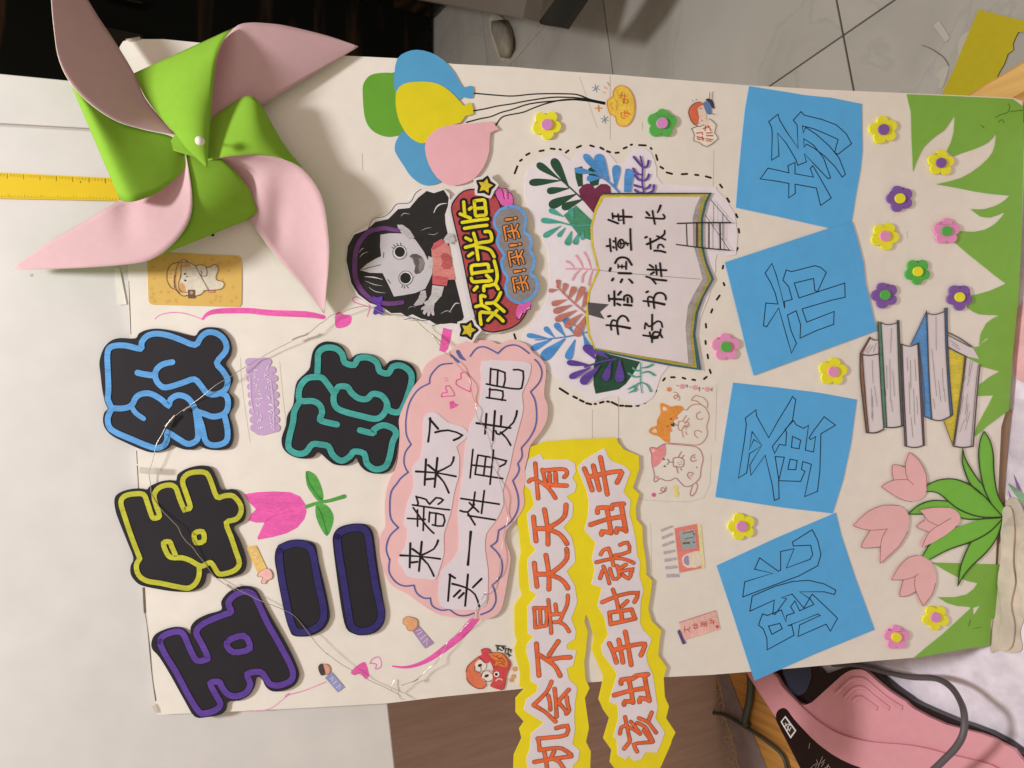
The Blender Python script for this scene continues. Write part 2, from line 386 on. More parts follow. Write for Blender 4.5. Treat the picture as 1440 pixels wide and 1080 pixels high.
# ---- yellow scrap of paper and white scraps on the floor
FF = FlatFrame(0.0)
Mesh(FF).fill(pts('1376,13 1410,22 1470,36 1475,44 1432,45 1428,52 1424,62 1425,70 1417,76 1412,90 1406,100 1400,112 1380,160 1318,160 1325,131 1340,100 1358,56'), 3.5, 0.6).obj('yellow_paper', mat('offcut_yellow', (196, 180, 28), 'card', 1.0), None, 'yellow paper offcut with a wavy edge lying on the floor tiles', 'paper')
Mesh(FF).fill(pts('1313,36 1321,29 1336,53 1330,60'), 1.5, 0.4).obj('paper_scrap', mat('scrap_white', (196, 190, 176), 'paper', 1.0), None, 'small pale rectangular paper scrap alone on the floor tiles', 'paper scrap')
Mesh(FF).fill(pts('1358,46 1366,44 1362,66 1350,86 1347,66 1350,54'), 1.2, 0.4, n=3).obj('paper_scrap', MATS['scrap_white'], None, 'white paper scrap tucked under the upper left edge of the yellow paper', 'paper scrap')
Mesh(FF).fill(pts('1316,106 1326,96 1334,94 1332,104 1326,122 1320,124 1322,112'), 1.2, 0.4, n=3).obj('paper_scrap', MATS['scrap_white'], None, 'torn white paper scrap beside the lower left corner of the yellow paper', 'paper scrap')
Mesh(FF).line(pts('1296,63 1308,68 1318,74 1328,82 1334,92'), [0.8, 1.6, 1.0], 2.0, 4).obj('hair_strand', mat('strand', (120, 110, 98), 'ink'), None, 'thin dark strand lying on the tiles left of the yellow paper', 'thread')
# ---- bench with dark leg, black cupboard, slipper
bz = 0.36
m_bench = mat('bench_grey', (118, 108, 98), 'paint', 1.0); m_dark = mat('dark_metal', (40, 40, 34), 'paint', 0.8)
A = onz(757, 31, bz); B = onz(560, -5, bz)
dirb = (B - A); dirb.z = 0; dirb.normalize(); nb = Vector((dirb.y, -dirb.x, 0));
if nb.x < 0: nb = -nb
bn = bpy.data.objects.new('bench', None); C.objects.link(bn); bn.location = (A.x, A.y, 0); ORG['bench'] = Matrix.Translation(bn.location)
tag(bn, 'grey bench with a dark slanted leg beyond the top edge of the poster', 'bench')
bmv = Mesh(); P_ = [A + dirb * 0 , A + dirb * 1.6, A + dirb * 1.9 + nb * 1.1, A + nb * 1.1]
V = P_ + [p + Vector((0, 0, 0.045)) for p in P_]
bmv._add(V, [(3, 2, 1, 0), (4, 5, 6, 7), (0, 1, 5, 4), (1, 2, 6, 5), (2, 3, 7, 6), (3, 0, 4, 7)])
bmv.obj('seat', m_bench, bn)
Mesh(FlatFrame(bz - 0.006)).fill(pts('758,30 760,34 792,39 818,0 862,-80 820,-80 780,0'), 0, 16).obj('side_rail', m_dark, bn)
for q, (a, b) in enumerate(((A + nb * 0.93 - dirb * 0.0, None), (A + dirb * 1.5 + nb * 0.9, None))):
    b = b or Vector((a.x, a.y, 0)); s_ = 0.033
    V = [];
    for P3, z in ((a, bz - 0.002), (b, 0.002)):
        for dx, dy in ((-s_, -s_), (s_, -s_), (s_, s_), (-s_, s_)): V.append(Vector((P3.x + dx, P3.y + dy, z)))
    lm = Mesh(); lm._add(V, [(0, 1, 2, 3), (7, 6, 5, 4), (0, 4, 5, 1), (1, 5, 6, 2), (2, 6, 7, 3), (3, 7, 4, 0)]); lm.obj('leg', m_dark, bn)
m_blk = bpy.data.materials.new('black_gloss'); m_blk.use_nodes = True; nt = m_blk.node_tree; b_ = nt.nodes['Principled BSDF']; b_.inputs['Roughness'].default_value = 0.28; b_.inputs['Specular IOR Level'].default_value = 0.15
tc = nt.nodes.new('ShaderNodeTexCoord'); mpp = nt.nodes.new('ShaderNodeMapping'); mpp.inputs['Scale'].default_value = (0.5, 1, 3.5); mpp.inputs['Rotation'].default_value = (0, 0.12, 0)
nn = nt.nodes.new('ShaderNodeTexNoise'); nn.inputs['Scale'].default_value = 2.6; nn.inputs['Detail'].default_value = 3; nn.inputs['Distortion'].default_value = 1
rr = nt.nodes.new('ShaderNodeValToRGB'); rr.color_ramp.elements[0].position = 0.56; rr.color_ramp.elements[0].color = (0.006, 0.0065, 0.005, 1); rr.color_ramp.elements[1].position = 0.82; rr.color_ramp.elements[1].color = (0.085, 0.04, 0.022, 1)  # faint brown reflections painted into the base colour as noise streaks
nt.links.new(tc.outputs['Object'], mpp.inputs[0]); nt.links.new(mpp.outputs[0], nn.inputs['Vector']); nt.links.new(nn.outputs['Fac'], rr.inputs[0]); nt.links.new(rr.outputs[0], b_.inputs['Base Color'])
bc = bpy.data.objects.new('black_cupboard', None); C.objects.link(bc); bc.location = (1.9, 3.3, 0)
tag(bc, 'black cupboard with faint brown reflections painted on it, beyond the pinwheel', 'cupboard')
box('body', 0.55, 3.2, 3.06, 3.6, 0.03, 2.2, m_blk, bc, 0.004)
box('unseen_light_blocker', 1.62, 2.1, 0.2, 3.05, 0.03, 2.2, m_blk, bc, 0.004)  # added out of view to block ambient light and darken the floor
m_rail = mat('rail_steel', (105, 100, 90), 'metal')
a_ = ony(110, 55, 3.04); b3 = ony(200, 57, 3.04)
box('handle_rail', min(a_.x, b3.x) - .006, max(a_.x, b3.x) + .006, 3.0, 3.05, min(a_.z, b3.z), max(a_.z, b3.z), m_rail, bc, 0.002)
a_ = ony(152, 0, 3.04); b3 = ony(200, 6, 3.04)
box('handle_rail', a_.x - .004, a_.x + .004, 3.0, 3.05, b3.z, a_.z, m_rail, bc, 0.002)
# slipper
sl = Mesh(FlatFrame(0.0)); vv = []
SX = [(692, 30, 20), (692, 42, 24), (697, 56, 22), (701, 68, 18), (705, 80, 10)]
NS = 12
for i, (x, y, wd_) in enumerate(SX):
    for j in range(NS):
        a = math.pi * j / (NS - 1); h = (46 if i not in (0, len(SX) - 1) else 22) * math.sin(a)
        vv.append(sl.fr.at(x + wd_ / 2 * 1.05 - wd_ * 0.5 * math.cos(a) * 1.0, y, h + 1))
sl._add(vv, [(i * NS + j, i * NS + j + 1, (i + 1) * NS + j + 1, (i + 1) * NS + j) for i in range(len(SX) - 1) for j in range(NS - 1)])
so = empty('slipper', 700, 58, 'pale slipper lying in the shade under the bench', 'slipper', frame=FlatFrame(0.0))
o = sl.obj('upper', mat('slipper_cloth', (160, 152, 136), 'cloth', 1.0), so, smooth=True)
sd = o.modifiers.new('s', 'SOLIDIFY'); sd.thickness = 0.006
Mesh(FlatFrame(0.0)).fill(pts('688,24 702,22 714,36 718,56 715,76 707,86 700,78 692,56'), 12, 12, n=3).obj('sole', mat('slipper_sole', (180, 172, 156), 'foam', 1.2), so)
# ---- pink appliance
AZ = 0.307; FA = FlatFrame(AZ)
m_pk = mat('pink_plastic', (214, 150, 160), 'plastic', 1.12, rough=0.3); m_bp = mat('black_plastic', (34, 24, 26), 'plastic', 0.8, rough=0.2)
ap = empty('pink_appliance', 1200, 1010, 'pink moulded plastic appliance with a black panel lying on the tablecloth', 'appliance', frame=FA)
Y_ = Z(1040, 900, 6)
SHELL = [(1048, 930)] + Y_('215,255 300,290 350,370 420,450 480,520 540,547 600,530 660,480 760,390 860,300 920,262 990,247 1060,260 1140,330 1260,430 1400,520') + pts('1285,997 1330,1019 1380,1032 1412,1047 1440,1072 1478,1170 1300,1240 1190,1180') + Y_('530,1078 430,880 300,650 200,500 110,360 60,275 ')
def shell(P, h, t, bev, name, m, n=2):
    o = Mesh(FA).fill(P, h, t, n=n).obj(name, m, ap)
    b = o.modifiers.new('b', 'BEVEL'); b.width = bev; b.segments = 5; b.limit_method = 'ANGLE'; b.angle_limit = 1.0
    for p in o.data.polygons: p.use_smooth = True
    wn = o.modifiers.new('w', 'WEIGHTED_NORMAL'); wn.keep_sharp = False
    return o
shell(SHELL, 0, 9, 0.0035, 'shell', m_pk)
RIM = [(1056, 935)] + Y_('300,250 420,200 640,225 700,290 860,240 920,232 990,222 1080,226 1170,285 1300,395 1420,480') + pts('1292,990 1345,1013 1392,1030 1440,1060 1475,1110 1490,1190 1320,1240 1205,1185 1125,1080 1070,965')
shell(RIM, -7, 12, 0.003, 'base', m_bp)
shell(Y_('70,262 215,255 300,300 350,385 430,470 540,580 680,700 860,800 1100,860 1440,890') + pts('1330,1060 1420,1090 1450,1170 1300,1240 1190,1180') + Y_('620,1078 560,975 430,800 350,690 200,490 120,360'), 5.5, 5.3, 0.005, 'raised_side', m_pk, 3)
shell(Y_('360,575 400,590 450,660 540,760 650,870 800,980 940,1050 1040,1090 1200,1200 700,1300 530,1078 430,900 330,710 305,650 320,600'), 6.4, 3, 0.0006, 'dark_panel', mat('panel_gloss', (40, 24, 26), 'plastic', 0.6, rough=0.12), 3)
shell(Y_('345,690 385,640 478,765 430,832'), 7.2, 1.2, 0.0004, 'badge_frame', mat('badge_silver', (235, 232, 225), 'plastic', 1.2, rough=.2), 0)
bd = Mesh(FA).fill(Y_('358,690 384,656 464,765 430,812'), 7.5).obj('badge', mat('badge_dark', (120, 110, 105), 'metal'), ap)
bl = Mesh(FA); bl.line(Y_(circ(408, 735, 26, 12)), 0.9, 7.6, 1, False); bl.line(Y_('385,700 425,770'), 0.8, 7.6); bl.line(Y_('425,705 395,770'), 0.8, 7.6)
bl.obj('badge_emblem', MATS['badge_silver'], ap)
# grip hollow: soft raised lip and three bent ridges
for i, s in enumerate(('815,450 930,345 985,325 1060,335 1150,410 1260,500 1380,575', '890,485 960,415 1010,400 1060,410 1130,470 1270,580', '965,515 990,490 1030,485 1060,500 1170,580')):
    P = cr(Y_(s), False, 5); tube('ridge', [FA.at(x, y, 0.2) for x, y in P], 0.0034, m_pk, ap)
ws_ = Mesh(FA)
for s in ('660,1080 700,985', '690,1040 720,1010', '650,1010 665,1055', '690,1070 715,1030', '600,1080 640,1045', '640,1090 650,1040', '690,1100 750,1060', '740,1060 765,1075', '735,1085 750,1050', '585,915 592,870'):
    ws_.line(Y_(s), 0.7, 6.6)
ws_.obj('panel_writing', mat('faint_white', (190, 180, 175), 'ink'), ap)
# window-like dark blue part in the notch
shell(Y_('370,230 600,230 575,400 540,450 500,470 460,455 420,410 390,340'), -5, 2, 0.0008, 'blue_insert', mat('blue_insert', (60, 72, 98), 'plastic', 0.9, rough=0.15), 2)
# cables
m_cab = mat('cable_grey', (104, 96, 100), 'plastic', 0.8, rough=0.5)
P = cr([(1170, 934, 20), (1205, 935, 20), (1245, 945, 22), (1280, 952, 28), (1315, 954, 40), (1336, 965, 60), (1350, 985, 80), (1356, 1005, 105), (1355, 1030, 115), (1345, 1050, 118), (1328, 1068, 118), (1305, 1090, 115), (1250, 1140, 110)], False, 5)
tube('power_cord', [onz(x, y, TZ + h / 1000) for x, y, h in P], 0.0042, m_cab, None, label='grey power cord arching over the pink appliance', cat='cord')
P = cr([(1052, 930, 6), (1056, 955, 6), (1054, 985, 8), (1048, 1012, 8), (1052, 1022, 8)], False, 5)
m_strap = mat('strap_green', (74, 76, 64), 'plastic', 0.8, rough=0.5)
tube('strap', [onz(x, y, TZ + h / 1000) for x, y, h in P], 0.0068, m_strap, None, label='dark strap running beside the pink appliance on the wooden table', cat='strap')
P = cr([(966, 1090, -30), (963, 1060, -20), (966, 1030, -8), (980, 1010, 4), (1000, 1003, 8), (1020, 1006, 8), (1048, 1022, 9), (1075, 1040, 9), (1100, 1062, 9), (1108, 1090, 9), (1112, 1130, 9)], False, 5)
tube('cable', [onz(x, y, TZ + h / 1000) for x, y, h in P], 0.0035, m_strap, None, label='dark cable curving over the lace cloth left of the pink appliance', cat='cable')
# ================================================================== POSTER
m_paper = mat('poster_paper', (223, 216, 208), 'paper', 1.17)
po = empty('poster', 800, 520, 'large cream handmade poster sheet carrying all the paper cutouts', 'poster')
SHEET = pts('168,66 173,58 184,55 205,55 230,55 280,60 332,66 400,73 480,78 560,82 640,90 720,94 790,100 865,105 950,112 1052,120 1160,126 1275,131 1350,134 1424,137.5 1438,142 1440,240 1437,330 1432,420 1424,500 1420,560 1408,600 1405,660 1403,720 1400,800 1398,850 1395,880 1388,904 1340,914 1283,925 1200,932 1100,941 1000,949 900,954 800,962 700,972 620,980 545,989 440,995 340,1000 222,1005 220,995 212,905 203,830 197,740 192,660 188,590 184,500 181,440 180,380 176,250 172,120')
Mesh().fill(SHEET, 0, 2.6).obj('sheet', m_paper, po)
# strokes along the top end: painted gap shadow plus dark brown edge bits
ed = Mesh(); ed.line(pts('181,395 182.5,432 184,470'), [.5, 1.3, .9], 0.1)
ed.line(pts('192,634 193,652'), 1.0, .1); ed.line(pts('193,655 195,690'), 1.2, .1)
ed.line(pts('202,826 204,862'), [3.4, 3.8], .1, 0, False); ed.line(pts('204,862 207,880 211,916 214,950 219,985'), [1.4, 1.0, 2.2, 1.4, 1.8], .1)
ed.obj('edge_bits_and_gap_shadow', mat('edge_bits_and_gap_shadow', (120, 104, 88), 'marker', 0.9), po)
fo = Mesh()
fo.line(pts('858,106 858,160 858,196'), 0.7, 0.1); fo.line(pts('815,108 840,180'), 0.5, .1); fo.line(pts('1004,210 1003,262'), 0.5, .1)
fo.line(pts('870,552 870,615 871,628'), 0.8, .1); fo.line(pts('833,576 833,616'), 0.4, .1)
fo.line(pts('509,216 510,240'), .5, .1); fo.line(pts('903,172 903,182'), .5, .1); fo.line(pts('1276,325 1276,335'), .4, .1)
for s in ('338,503 340,540 348,598 352,622', '393,508 398,560 404,610', '897,700 920,704 990,700 1000,640', '915,735 917,815 922,820', '1008,540 1006,620'):
    fo.line(pts(s), 0.35, .1)
fo.obj('creases', mat('crease_tone', (188, 178, 162), 'ink'), po)
br = Mesh(); br.fill(pts('1400,560 1423,577 1418,620 1415,660 1412,720 1409,780 1406,850 1398,860 1390,800 1390,700'), -2.8, 2); br.obj('brown_backing', mat('kraft_brown', (134, 106, 84), 'card', 1.4), po)
# marker drawing made straight on the sheet
m_mk = mat('marker_pink', (240, 98, 178), 'marker', 1.1); m_mkl = mat('marker_light_pink', (236, 138, 190), 'marker', 1.12); m_mkg = mat('marker_green', (86, 166, 76), 'marker', 1.1)
Zc = Z(200, 345, 10)
mk = Mesh(); mk.line(Zc('180,1035 250,980 400,945 560,950 700,985 850,1040'), 1.4, .1, 4)
Y = Z(360, 810, 4)
mk.line(Y('0,757 60,752 100,735 150,695 180,668'), 1.0, .1, 4); mk.line(Y('172,672 270,645 330,622 395,595'), 1.3, .1, 4); mk.line(Y('168,676 186,664'), 3, .1)
mk.line(pts('346,1000 356,999'), 0.8, .1)
Y6 = Z(360, 270, 4)
mk.line(Y6('640,645 600,635 555,620 545,600 560,590 590,600 640,640 625,700'), 1.5, .1, 4)
mk.obj('thin_pink_lines', m_mkl, po)
mk = Mesh(); mk.line(pts('285,449 290,443 300,438.5 320,437 350,437 380,440 430,442 455,446'), [3, 5, 7, 8, 8, 8.5, 9, 6], .1, 3)
mk.obj('thick_pink_stroke', m_mk, po); mk = Mesh(); mk.fill(Y6('445,700 455,680 475,675 495,690 520,690 538,705 530,740 500,760 450,763'), .14, n=3)
mk.obj('filled_heart', m_mk, po); mk = Mesh(); mk.fill(Y6('1080,708 1105,760 1095,830 1078,885 1060,903 1030,892 1040,830 1052,770'), .14)
mk.obj('thick_pink_stroke', m_mk, po); mk = Mesh(); mk.line(Y('768,507 850,513 950,482 1060,410 1150,335 1200,280 1238,235'), [2.2, 4, 6, 9, 11, 12, 11], .1, 3)
mk.obj('thick_pink_stroke', m_mk, po); mk = Mesh(); mk.fill(Y('540,553 535,535 575,500 612,483 628,520 636,565 612,580 590,548 560,558'), .16, n=2)
mk.obj('filled_heart', m_mk, po)
mk = Mesh(); mk.line(Y('642,492 655,468 690,455 705,485 700,515 672,522 678,498 655,492 642,492'), 1.7, .1, 3); mk.obj('heart_outline', m_mkl, po)
Y10 = Z(360, 540, 4)
tu = Mesh(); tu.fill(pts('343,695 362,692 385,691 408,692 422,698 430,710 431,720 428,730 418,742 403,750 385,755 363,759 362,756 367,745 372,735 360,735 349,732 353,723 360,716 350,706'), .12, n=0)
tu.obj('marker_tulip', m_mk, po)
tu = Mesh(); tu.line(pts('360,716 385,720 400,714'), 1.2, .3); tu.line(pts('372,735 385,725 412,718'), 1.0, .3); tu.obj('tulip_creases', mat('marker_deep_pink', (226, 84, 164), 'marker', 1.1), po)
tu = Mesh(); tu.fill(Y10('280,490 320,500 345,525 365,570 378,620 375,652 345,655 310,610 285,565'), .15, n=2); tu.fill(Y10('342,672 395,680 425,715 437,755 425,810 400,856 372,825 345,770 334,720'), .16, n=2)
tu.line(Y10('285,690 350,668 420,655 497,632'), [5.5, 4.5, 5, 6], .2); tu.obj('marker_leaves', m_mkg, po)
tu = Mesh(); tu.line(Y10('282,495 300,560 345,625 375,655'), .8, .4); tu.line(Y10('345,690 370,740 400,845'), .8, .4); tu.obj('leaf_lines', mat('marker_dark_green', (60, 140, 60), 'marker'), po)
# dashed outline
m_bk = mat('black_marker', (34, 32, 32), 'ink', 1.1)
t3 = [(15, 975, 30, 935), (45, 905, 55, 898), (80, 872, 98, 862), (155, 850, 178, 846), (218, 836, 240, 838), (268, 840, 275, 842), (303, 858, 318, 846), (365, 830, 388, 820), (440, 818, 460, 824), (497, 830, 515, 840), (535, 850, 552, 856), (582, 860, 600, 858), (628, 835, 645, 828), (668, 815, 675, 813), (715, 816, 752, 818), (780, 832, 785, 838), (810, 872, 818, 900), (835, 938, 850, 948), (870, 970, 900, 978), (955, 980, 985, 978), (1030, 983, 1048, 985), (1090, 992, 1118, 1000), (1170, 1038, 1182, 1055)]
t7 = [(1210, 35, 1222, 55), (1260, 125, 1268, 142), (1275, 208, 1278, 228), (1262, 330, 1270, 315), (1188, 415, 1185, 430), (1190, 512, 1195, 525), (1152, 605, 1168, 582), (1120, 678, 1127, 660), (1090, 742, 1092, 762), (1088, 838, 1090, 855), (1100, 915, 1103, 935), (1112, 1000, 1118, 1018), (1080, 1052, 1095, 1040), (1015, 1055, 1030, 1058), (960, 1045, 975, 1050), (895, 1042, 915, 1042), (850, 1060, 860, 1048), (12, 800, 20, 825), (245, 1010, 280, 1040), (250, 1008, 272, 1022), (192, 1000, 208, 1004)]
t11 = [(268, 25, 315, 55), (345, 70, 365, 80), (382, 90, 403, 100), (418, 108, 445, 114), (465, 112, 472, 112), (495, 106, 515, 100), (535, 98, 545, 100), (560, 102, 600, 122), (610, 122, 625, 122), (638, 124, 672, 125), (700, 122, 712, 122), (745, 108, 765, 85), (808, 42, 810, 35)]
for T, oy in ((t3, 0), (t7, 270), (t11, 540)):
    for a, b, c, d in T:
        Mesh().line([(720 + a / 4, oy + b / 4), (720 + c / 4, oy + d / 4)], 2.9 if T is not t11 else 3.1, .12, 0).obj('dash', m_bk, po)
# balloon strings
for s in ('666,131 682,132.5 700,134 722,135 755,132 800,132 815,134 830,140 850,144.5', '665,156 682,153 700,149 720,146 740,142 775,137 800,137 822,139 850,145', '656,172 675,167 690,164 705,158 720,154 745,146 780,142 815,140 850,146', '697,177 702,169 710,163 735,158 750,152 770,145 795,140 820,141 850,145'):
    Mesh().line(pts(s), [2.0, 1.8, 1.8, 2.0, 2.8], .12, 4).obj('balloon_string', m_bk, po)
# ================================================================== black letter cutouts
m_blk2 = mat('black_card', (41, 38, 44), 'card', .9, rough=0.6)
def letter(name, z, outline, bands, closed, wd, color, dark, label, h=2.9, extra=None):
    P = z(outline); t = thing_at(name, P, label, 'letter cutout', 'black letter cutouts of the class name')
    Mesh().fill(P, h, 1.2, n=3).obj('black_card', m_blk2, t)
    o = Mesh(); c = Mesh(); q = 0
    for s in bands + closed:
        cl_ = s in closed; w_ = wd
        if isinstance(s, tuple): s, w_ = s
        o.line(z(s), w_ + 2.2, h + .08, 3, True, cl_); c.line(z(s), w_, h + .5, 3, True, cl_)
    o.obj('dark_outline', dark, t); c.obj('coloured_outline', color, t)
    if extra: extra(t)
    return t
m_dkin = mat('navy_ink', (22, 26, 44), 'ink')
letter('letter_cutout', Z(120, 455, 6), '130,270 160,200 215,145 290,122 420,125 450,85 510,55 600,42 700,55 800,80 920,105 960,60 1020,32 1110,35 1160,65 1210,120 1235,200 1225,270 1185,335 1210,385 1235,430 1245,490 1205,570 1250,630 1250,700 1215,770 1240,860 1250,960 1225,1040 1170,1062 1080,1068 1010,1055 965,1035 920,1060 850,1065 780,1045 735,1025 690,1060 600,1085 540,1085 440,1050 330,1000 230,950 170,890 148,820 160,750 192,712 160,640 140,540 128,430 118,340',
    ['225,715 190,640 195,560 190,400 185,280 200,210 260,185 350,187 465,212 475,160 520,105 600,85 700,100 800,135 925,180 975,115 1030,75 1100,80 1160,120 1190,180 1180,240 1110,330 1160,400 1200,470 1190,540 1150,580 1080,600 1020,580 980,530 920,470 820,500 680,540 620,510 590,450 600,390 650,345 735,325', ('440,415 500,428 590,440', 8.5), '225,715 320,715 390,690 430,620 490,590 560,595 640,640 700,690 720,640 780,605 850,620 900,670 935,740', '225,715 190,790 200,870 260,920 400,980 520,1030 600,1050 660,1030 690,980 695,920 780,970 860,1015 920,1000 950,960 945,850 930,740', ('390,700 425,755 492,802', 7), '935,740 1000,760 1070,785 1140,775 1190,740 1205,670 1190,610 1150,590', '950,770 985,870 1010,980 1050,1020 1120,1025 1190,990 1200,900 1175,780'], [], 8.2, mat('outline_blue', (94, 160, 222), 'marker', 1.1), m_dkin, 'black letter cutout outlined in sky blue, reading a grade character, top left of the poster')
letter('letter_cutout', Z(140, 652, 6), '125,300 160,250 240,220 330,210 395,222 425,190 520,150 600,140 645,145 660,90 730,45 820,20 900,20 950,50 990,130 1030,220 1120,215 1180,250 1220,330 1235,420 1210,490 1130,540 1180,640 1225,760 1240,850 1210,920 1130,955 1040,970 970,960 940,925 905,930 890,1000 850,1050 760,1080 640,1080 500,1060 360,1030 300,990 262,930 262,860 285,795 230,650 170,500 135,400',
    ['340,800 270,620 210,440 180,330 210,275 290,255 370,260 400,320 440,440 465,460 505,440 480,360 460,270 500,205 580,180 640,200 670,280 710,380 725,385 765,365 730,250 700,150 740,90 820,70 900,80 940,150 990,280 1060,270 1130,275 1190,350 1190,420 1150,470 1070,500 1110,620 1150,740 1180,840 1140,900 1050,930 1000,925 960,860 930,835 880,860 840,860 770,820 700,795 600,790 560,740 540,670 590,660 610,700 640,770', '340,800 310,860 330,940 400,990 520,1010 660,1040 750,1050 810,1010 840,940 840,860'], ['800,590 870,575 880,650 815,665'], 7.2, mat('outline_lime', (186, 186, 58), 'marker', 1.1), mat('olive_ink', (40, 38, 26), 'ink'), 'black letter cutout outlined in yellow green, reading the year character, left side of the poster')
letter('letter_cutout', Z(180, 806, 5), '168,470 200,425 280,390 350,380 400,400 440,440 440,380 480,330 560,290 655,260 655,200 700,140 770,100 840,92 900,120 940,190 1000,300 1080,440 1150,570 1200,690 1200,740 1170,790 1100,825 1020,832 970,800 940,740 905,735 890,800 850,860 780,895 705,905 690,960 650,995 560,1012 470,1010 400,900 300,720 220,590 168,530',
    [], ['225,480 260,435 340,410 390,430 430,520 480,612 540,610 560,590 520,500 480,420 510,370 580,330 680,290 725,270 705,210 750,155 820,130 880,150 920,220 980,350 1060,490 1140,640 1160,710 1140,760 1060,790 1000,780 970,740 930,695 840,710 860,780 830,840 760,865 700,850 660,800 640,765 580,775 620,860 650,920 620,960 550,985 500,975 430,870 340,700 260,570', '695,485 815,440 855,530 740,555'], 8.6, mat('outline_purple', (92, 62, 150), 'marker', 1.1), mat('violet_ink', (34, 22, 46), 'ink'), 'black letter cutout outlined in purple, reading the number five, lower left corner of the poster')
m_nv = mat('outline_navy', (50, 44, 108), 'marker', 1.1)
letter('letter_cutout', Z(360, 725, 6), '160,320 180,270 250,220 340,203 420,215 500,250 530,400 580,600 620,800 618,880 570,960 490,1005 400,1022 320,1015 285,970 240,790 190,550 160,400', [], ['200,300 260,255 350,235 440,260 480,330 520,550 570,780 560,890 500,950 400,985 330,970 290,880 250,700 210,480'], 9.5, m_nv, m_dkin, 'shorter black bar cutout outlined in navy, left stroke of the number two')
letter('letter_cutout', Z(360, 725, 6), '650,170 690,110 760,80 850,68 930,80 980,130 1000,220 1030,450 1075,720 1090,860 1060,940 1000,990 900,1012 830,1000 760,950 720,780 680,500 650,260', [], ['690,180 730,130 820,105 900,110 945,170 970,350 1010,600 1055,800 1040,900 970,960 880,975 810,940 780,820 740,560 700,320'], 9.5, m_nv, m_dkin, 'longer black bar cutout outlined in navy, right stroke of the number two')
letter('letter_cutout', Z(360, 466, 5), '400,140 440,90 500,70 570,85 620,125 650,200 700,165 760,155 830,175 880,220 900,250 940,210 1000,200 1080,225 1120,270 1130,340 1100,430 1070,520 1080,600 1040,700 1000,800 985,900 940,980 860,1002 780,985 730,940 705,890 680,920 620,943 550,935 500,900 440,850 400,885 320,895 240,870 190,820 180,750 210,660 220,590 260,520 270,440 290,350 370,270 385,210',
    ['430,320 435,220 440,150 490,115 560,120 605,160 625,220 690,235 720,190 790,185 850,220 870,280 930,295 960,250 1020,240 1080,280 1095,340 1070,440 1030,540 990,570 930,550 920,500 880,450 820,440 780,475 720,470 670,430 640,390 580,390 550,430 510,380 470,330 430,320', '430,320 360,330 310,390 300,460 320,490 400,490 450,520 465,570 450,620 500,640 570,655', '550,430 545,490 570,540 640,570 740,595 830,615 880,600 915,550 920,500', '310,490 270,560 260,640 235,740 230,820 290,860 350,850 395,795 450,795 510,810 540,870 600,910 660,880 690,845 760,860 780,930 840,970 910,950 940,880 960,780 985,720 960,680 890,660 830,690 820,715 730,695'], [], 8.6, mat('outline_teal', (70, 164, 158), 'marker', 1.1), m_dkin, 'black letter cutout outlined in teal, reading the class character, left of the pink bubble')
# ================================================================== pink bubble sign
A = Z(530, 470, 5); B = Z(530, 660, 5)
BUB = A('500,130 560,80 640,50 720,42 800,45 860,70 920,45 980,45 1050,70 1100,130 1160,180 1190,250 1175,420 1200,500 1195,600 1150,690 1080,780 1060,870 1040,950') + B('1045,60 1030,150 1035,250 980,350 910,430 910,520 940,620 920,760 900,880 870,990 800,1045 700,1050 600,1045 450,1025 330,960 220,880 110,820 60,740 20,600 25,460 60,400 55,250 80,100 130,0') + A('150,860 160,700 155,600 190,500 250,380 310,300 340,220 420,160')
bb = thing_at('bubble_sign', BUB, 'pink cloud shaped paper bubble with blue scalloped border and black handwriting', 'paper sign')
BH = 3.6
Mesh().fill(BUB, BH, 1.6, n=3).obj('pink_card', mat('pink_card', (229, 178, 180), 'card', KM), bb)
ST1 = A('330,590 375,550 430,560 500,620 600,650 640,690 620,740 560,790 580,860 575,1000') + B('560,100 540,180 520,300 475,440 470,500 470,600 440,700 410,775 340,770 260,765 210,745 180,690 150,640 200,540 215,430 190,380 215,240 260,120') + A('248,940 300,880 320,800 325,700')
ST2 = A('740,190 900,185 1050,195 1085,230 1060,330 1020,420 1030,520 1000,650 960,800 930,950') + B('885,150 890,250 830,370 770,450 760,560 780,700 780,850 770,950 700,985 560,985 445,960 435,820 460,710 530,640 575,560 575,420 570,300 590,130') + A('610,930 620,800 655,640 700,560 730,420 735,300')
m_wp = mat('white_strip', (212, 203, 212), 'paper', KM)
Mesh().fill(ST1, BH + .5, .4, n=2).obj('writing_strip', m_wp, bb); Mesh().fill(ST2, BH + .55, .4, n=2).obj('writing_strip', m_wp, bb)
bl = Mesh()
for s in ('530,205 450,215 400,260 375,300 370,345', '370,345 290,390 230,480 205,590 205,690 220,740 240,775', '240,775 200,830 190,900 205,950 220,970'): bl.line(A(s), 2.1, BH + .2, 4)
bl.line(A('220,970 170,1010 140,1050') + B('100,160 90,260 100,350 150,410'), 2.3, BH + .2, 4)
for s in ('150,410 90,470 65,560 90,640', '90,630 85,720 130,790 190,820 260,815', '260,815 280,870 330,905 375,905', '375,905 390,960 450,990 505,985', '515,990 570,1025 630,1028 685,1010', '730,1022 800,990 835,930 830,860 810,815', '810,815 870,750 880,660 850,590 800,540', '800,540 840,510 850,470 855,430', '855,430 940,370 990,280 990,180 955,80', '955,80 985,40 1000,0 990,-40'): bl.line(B(s), 2.2, BH + .2, 4)
for s in ('990,910 1020,860 1015,800', '1015,800 1080,720 1120,620 1115,480 1080,405', '1080,405 1140,340 1160,270 1140,210 1110,178', '655,155 700,100 760,90 850,135', '850,135 900,90 960,75 1010,90 1070,135'): bl.line(A(s), 2.0, BH + .2, 4)
bl.line(A('520,150 572,195'), [3, 4.5, 3], BH + .25); bl.line(A('568,122 590,160 620,182'), [5, 5, 1.5], BH + .25)
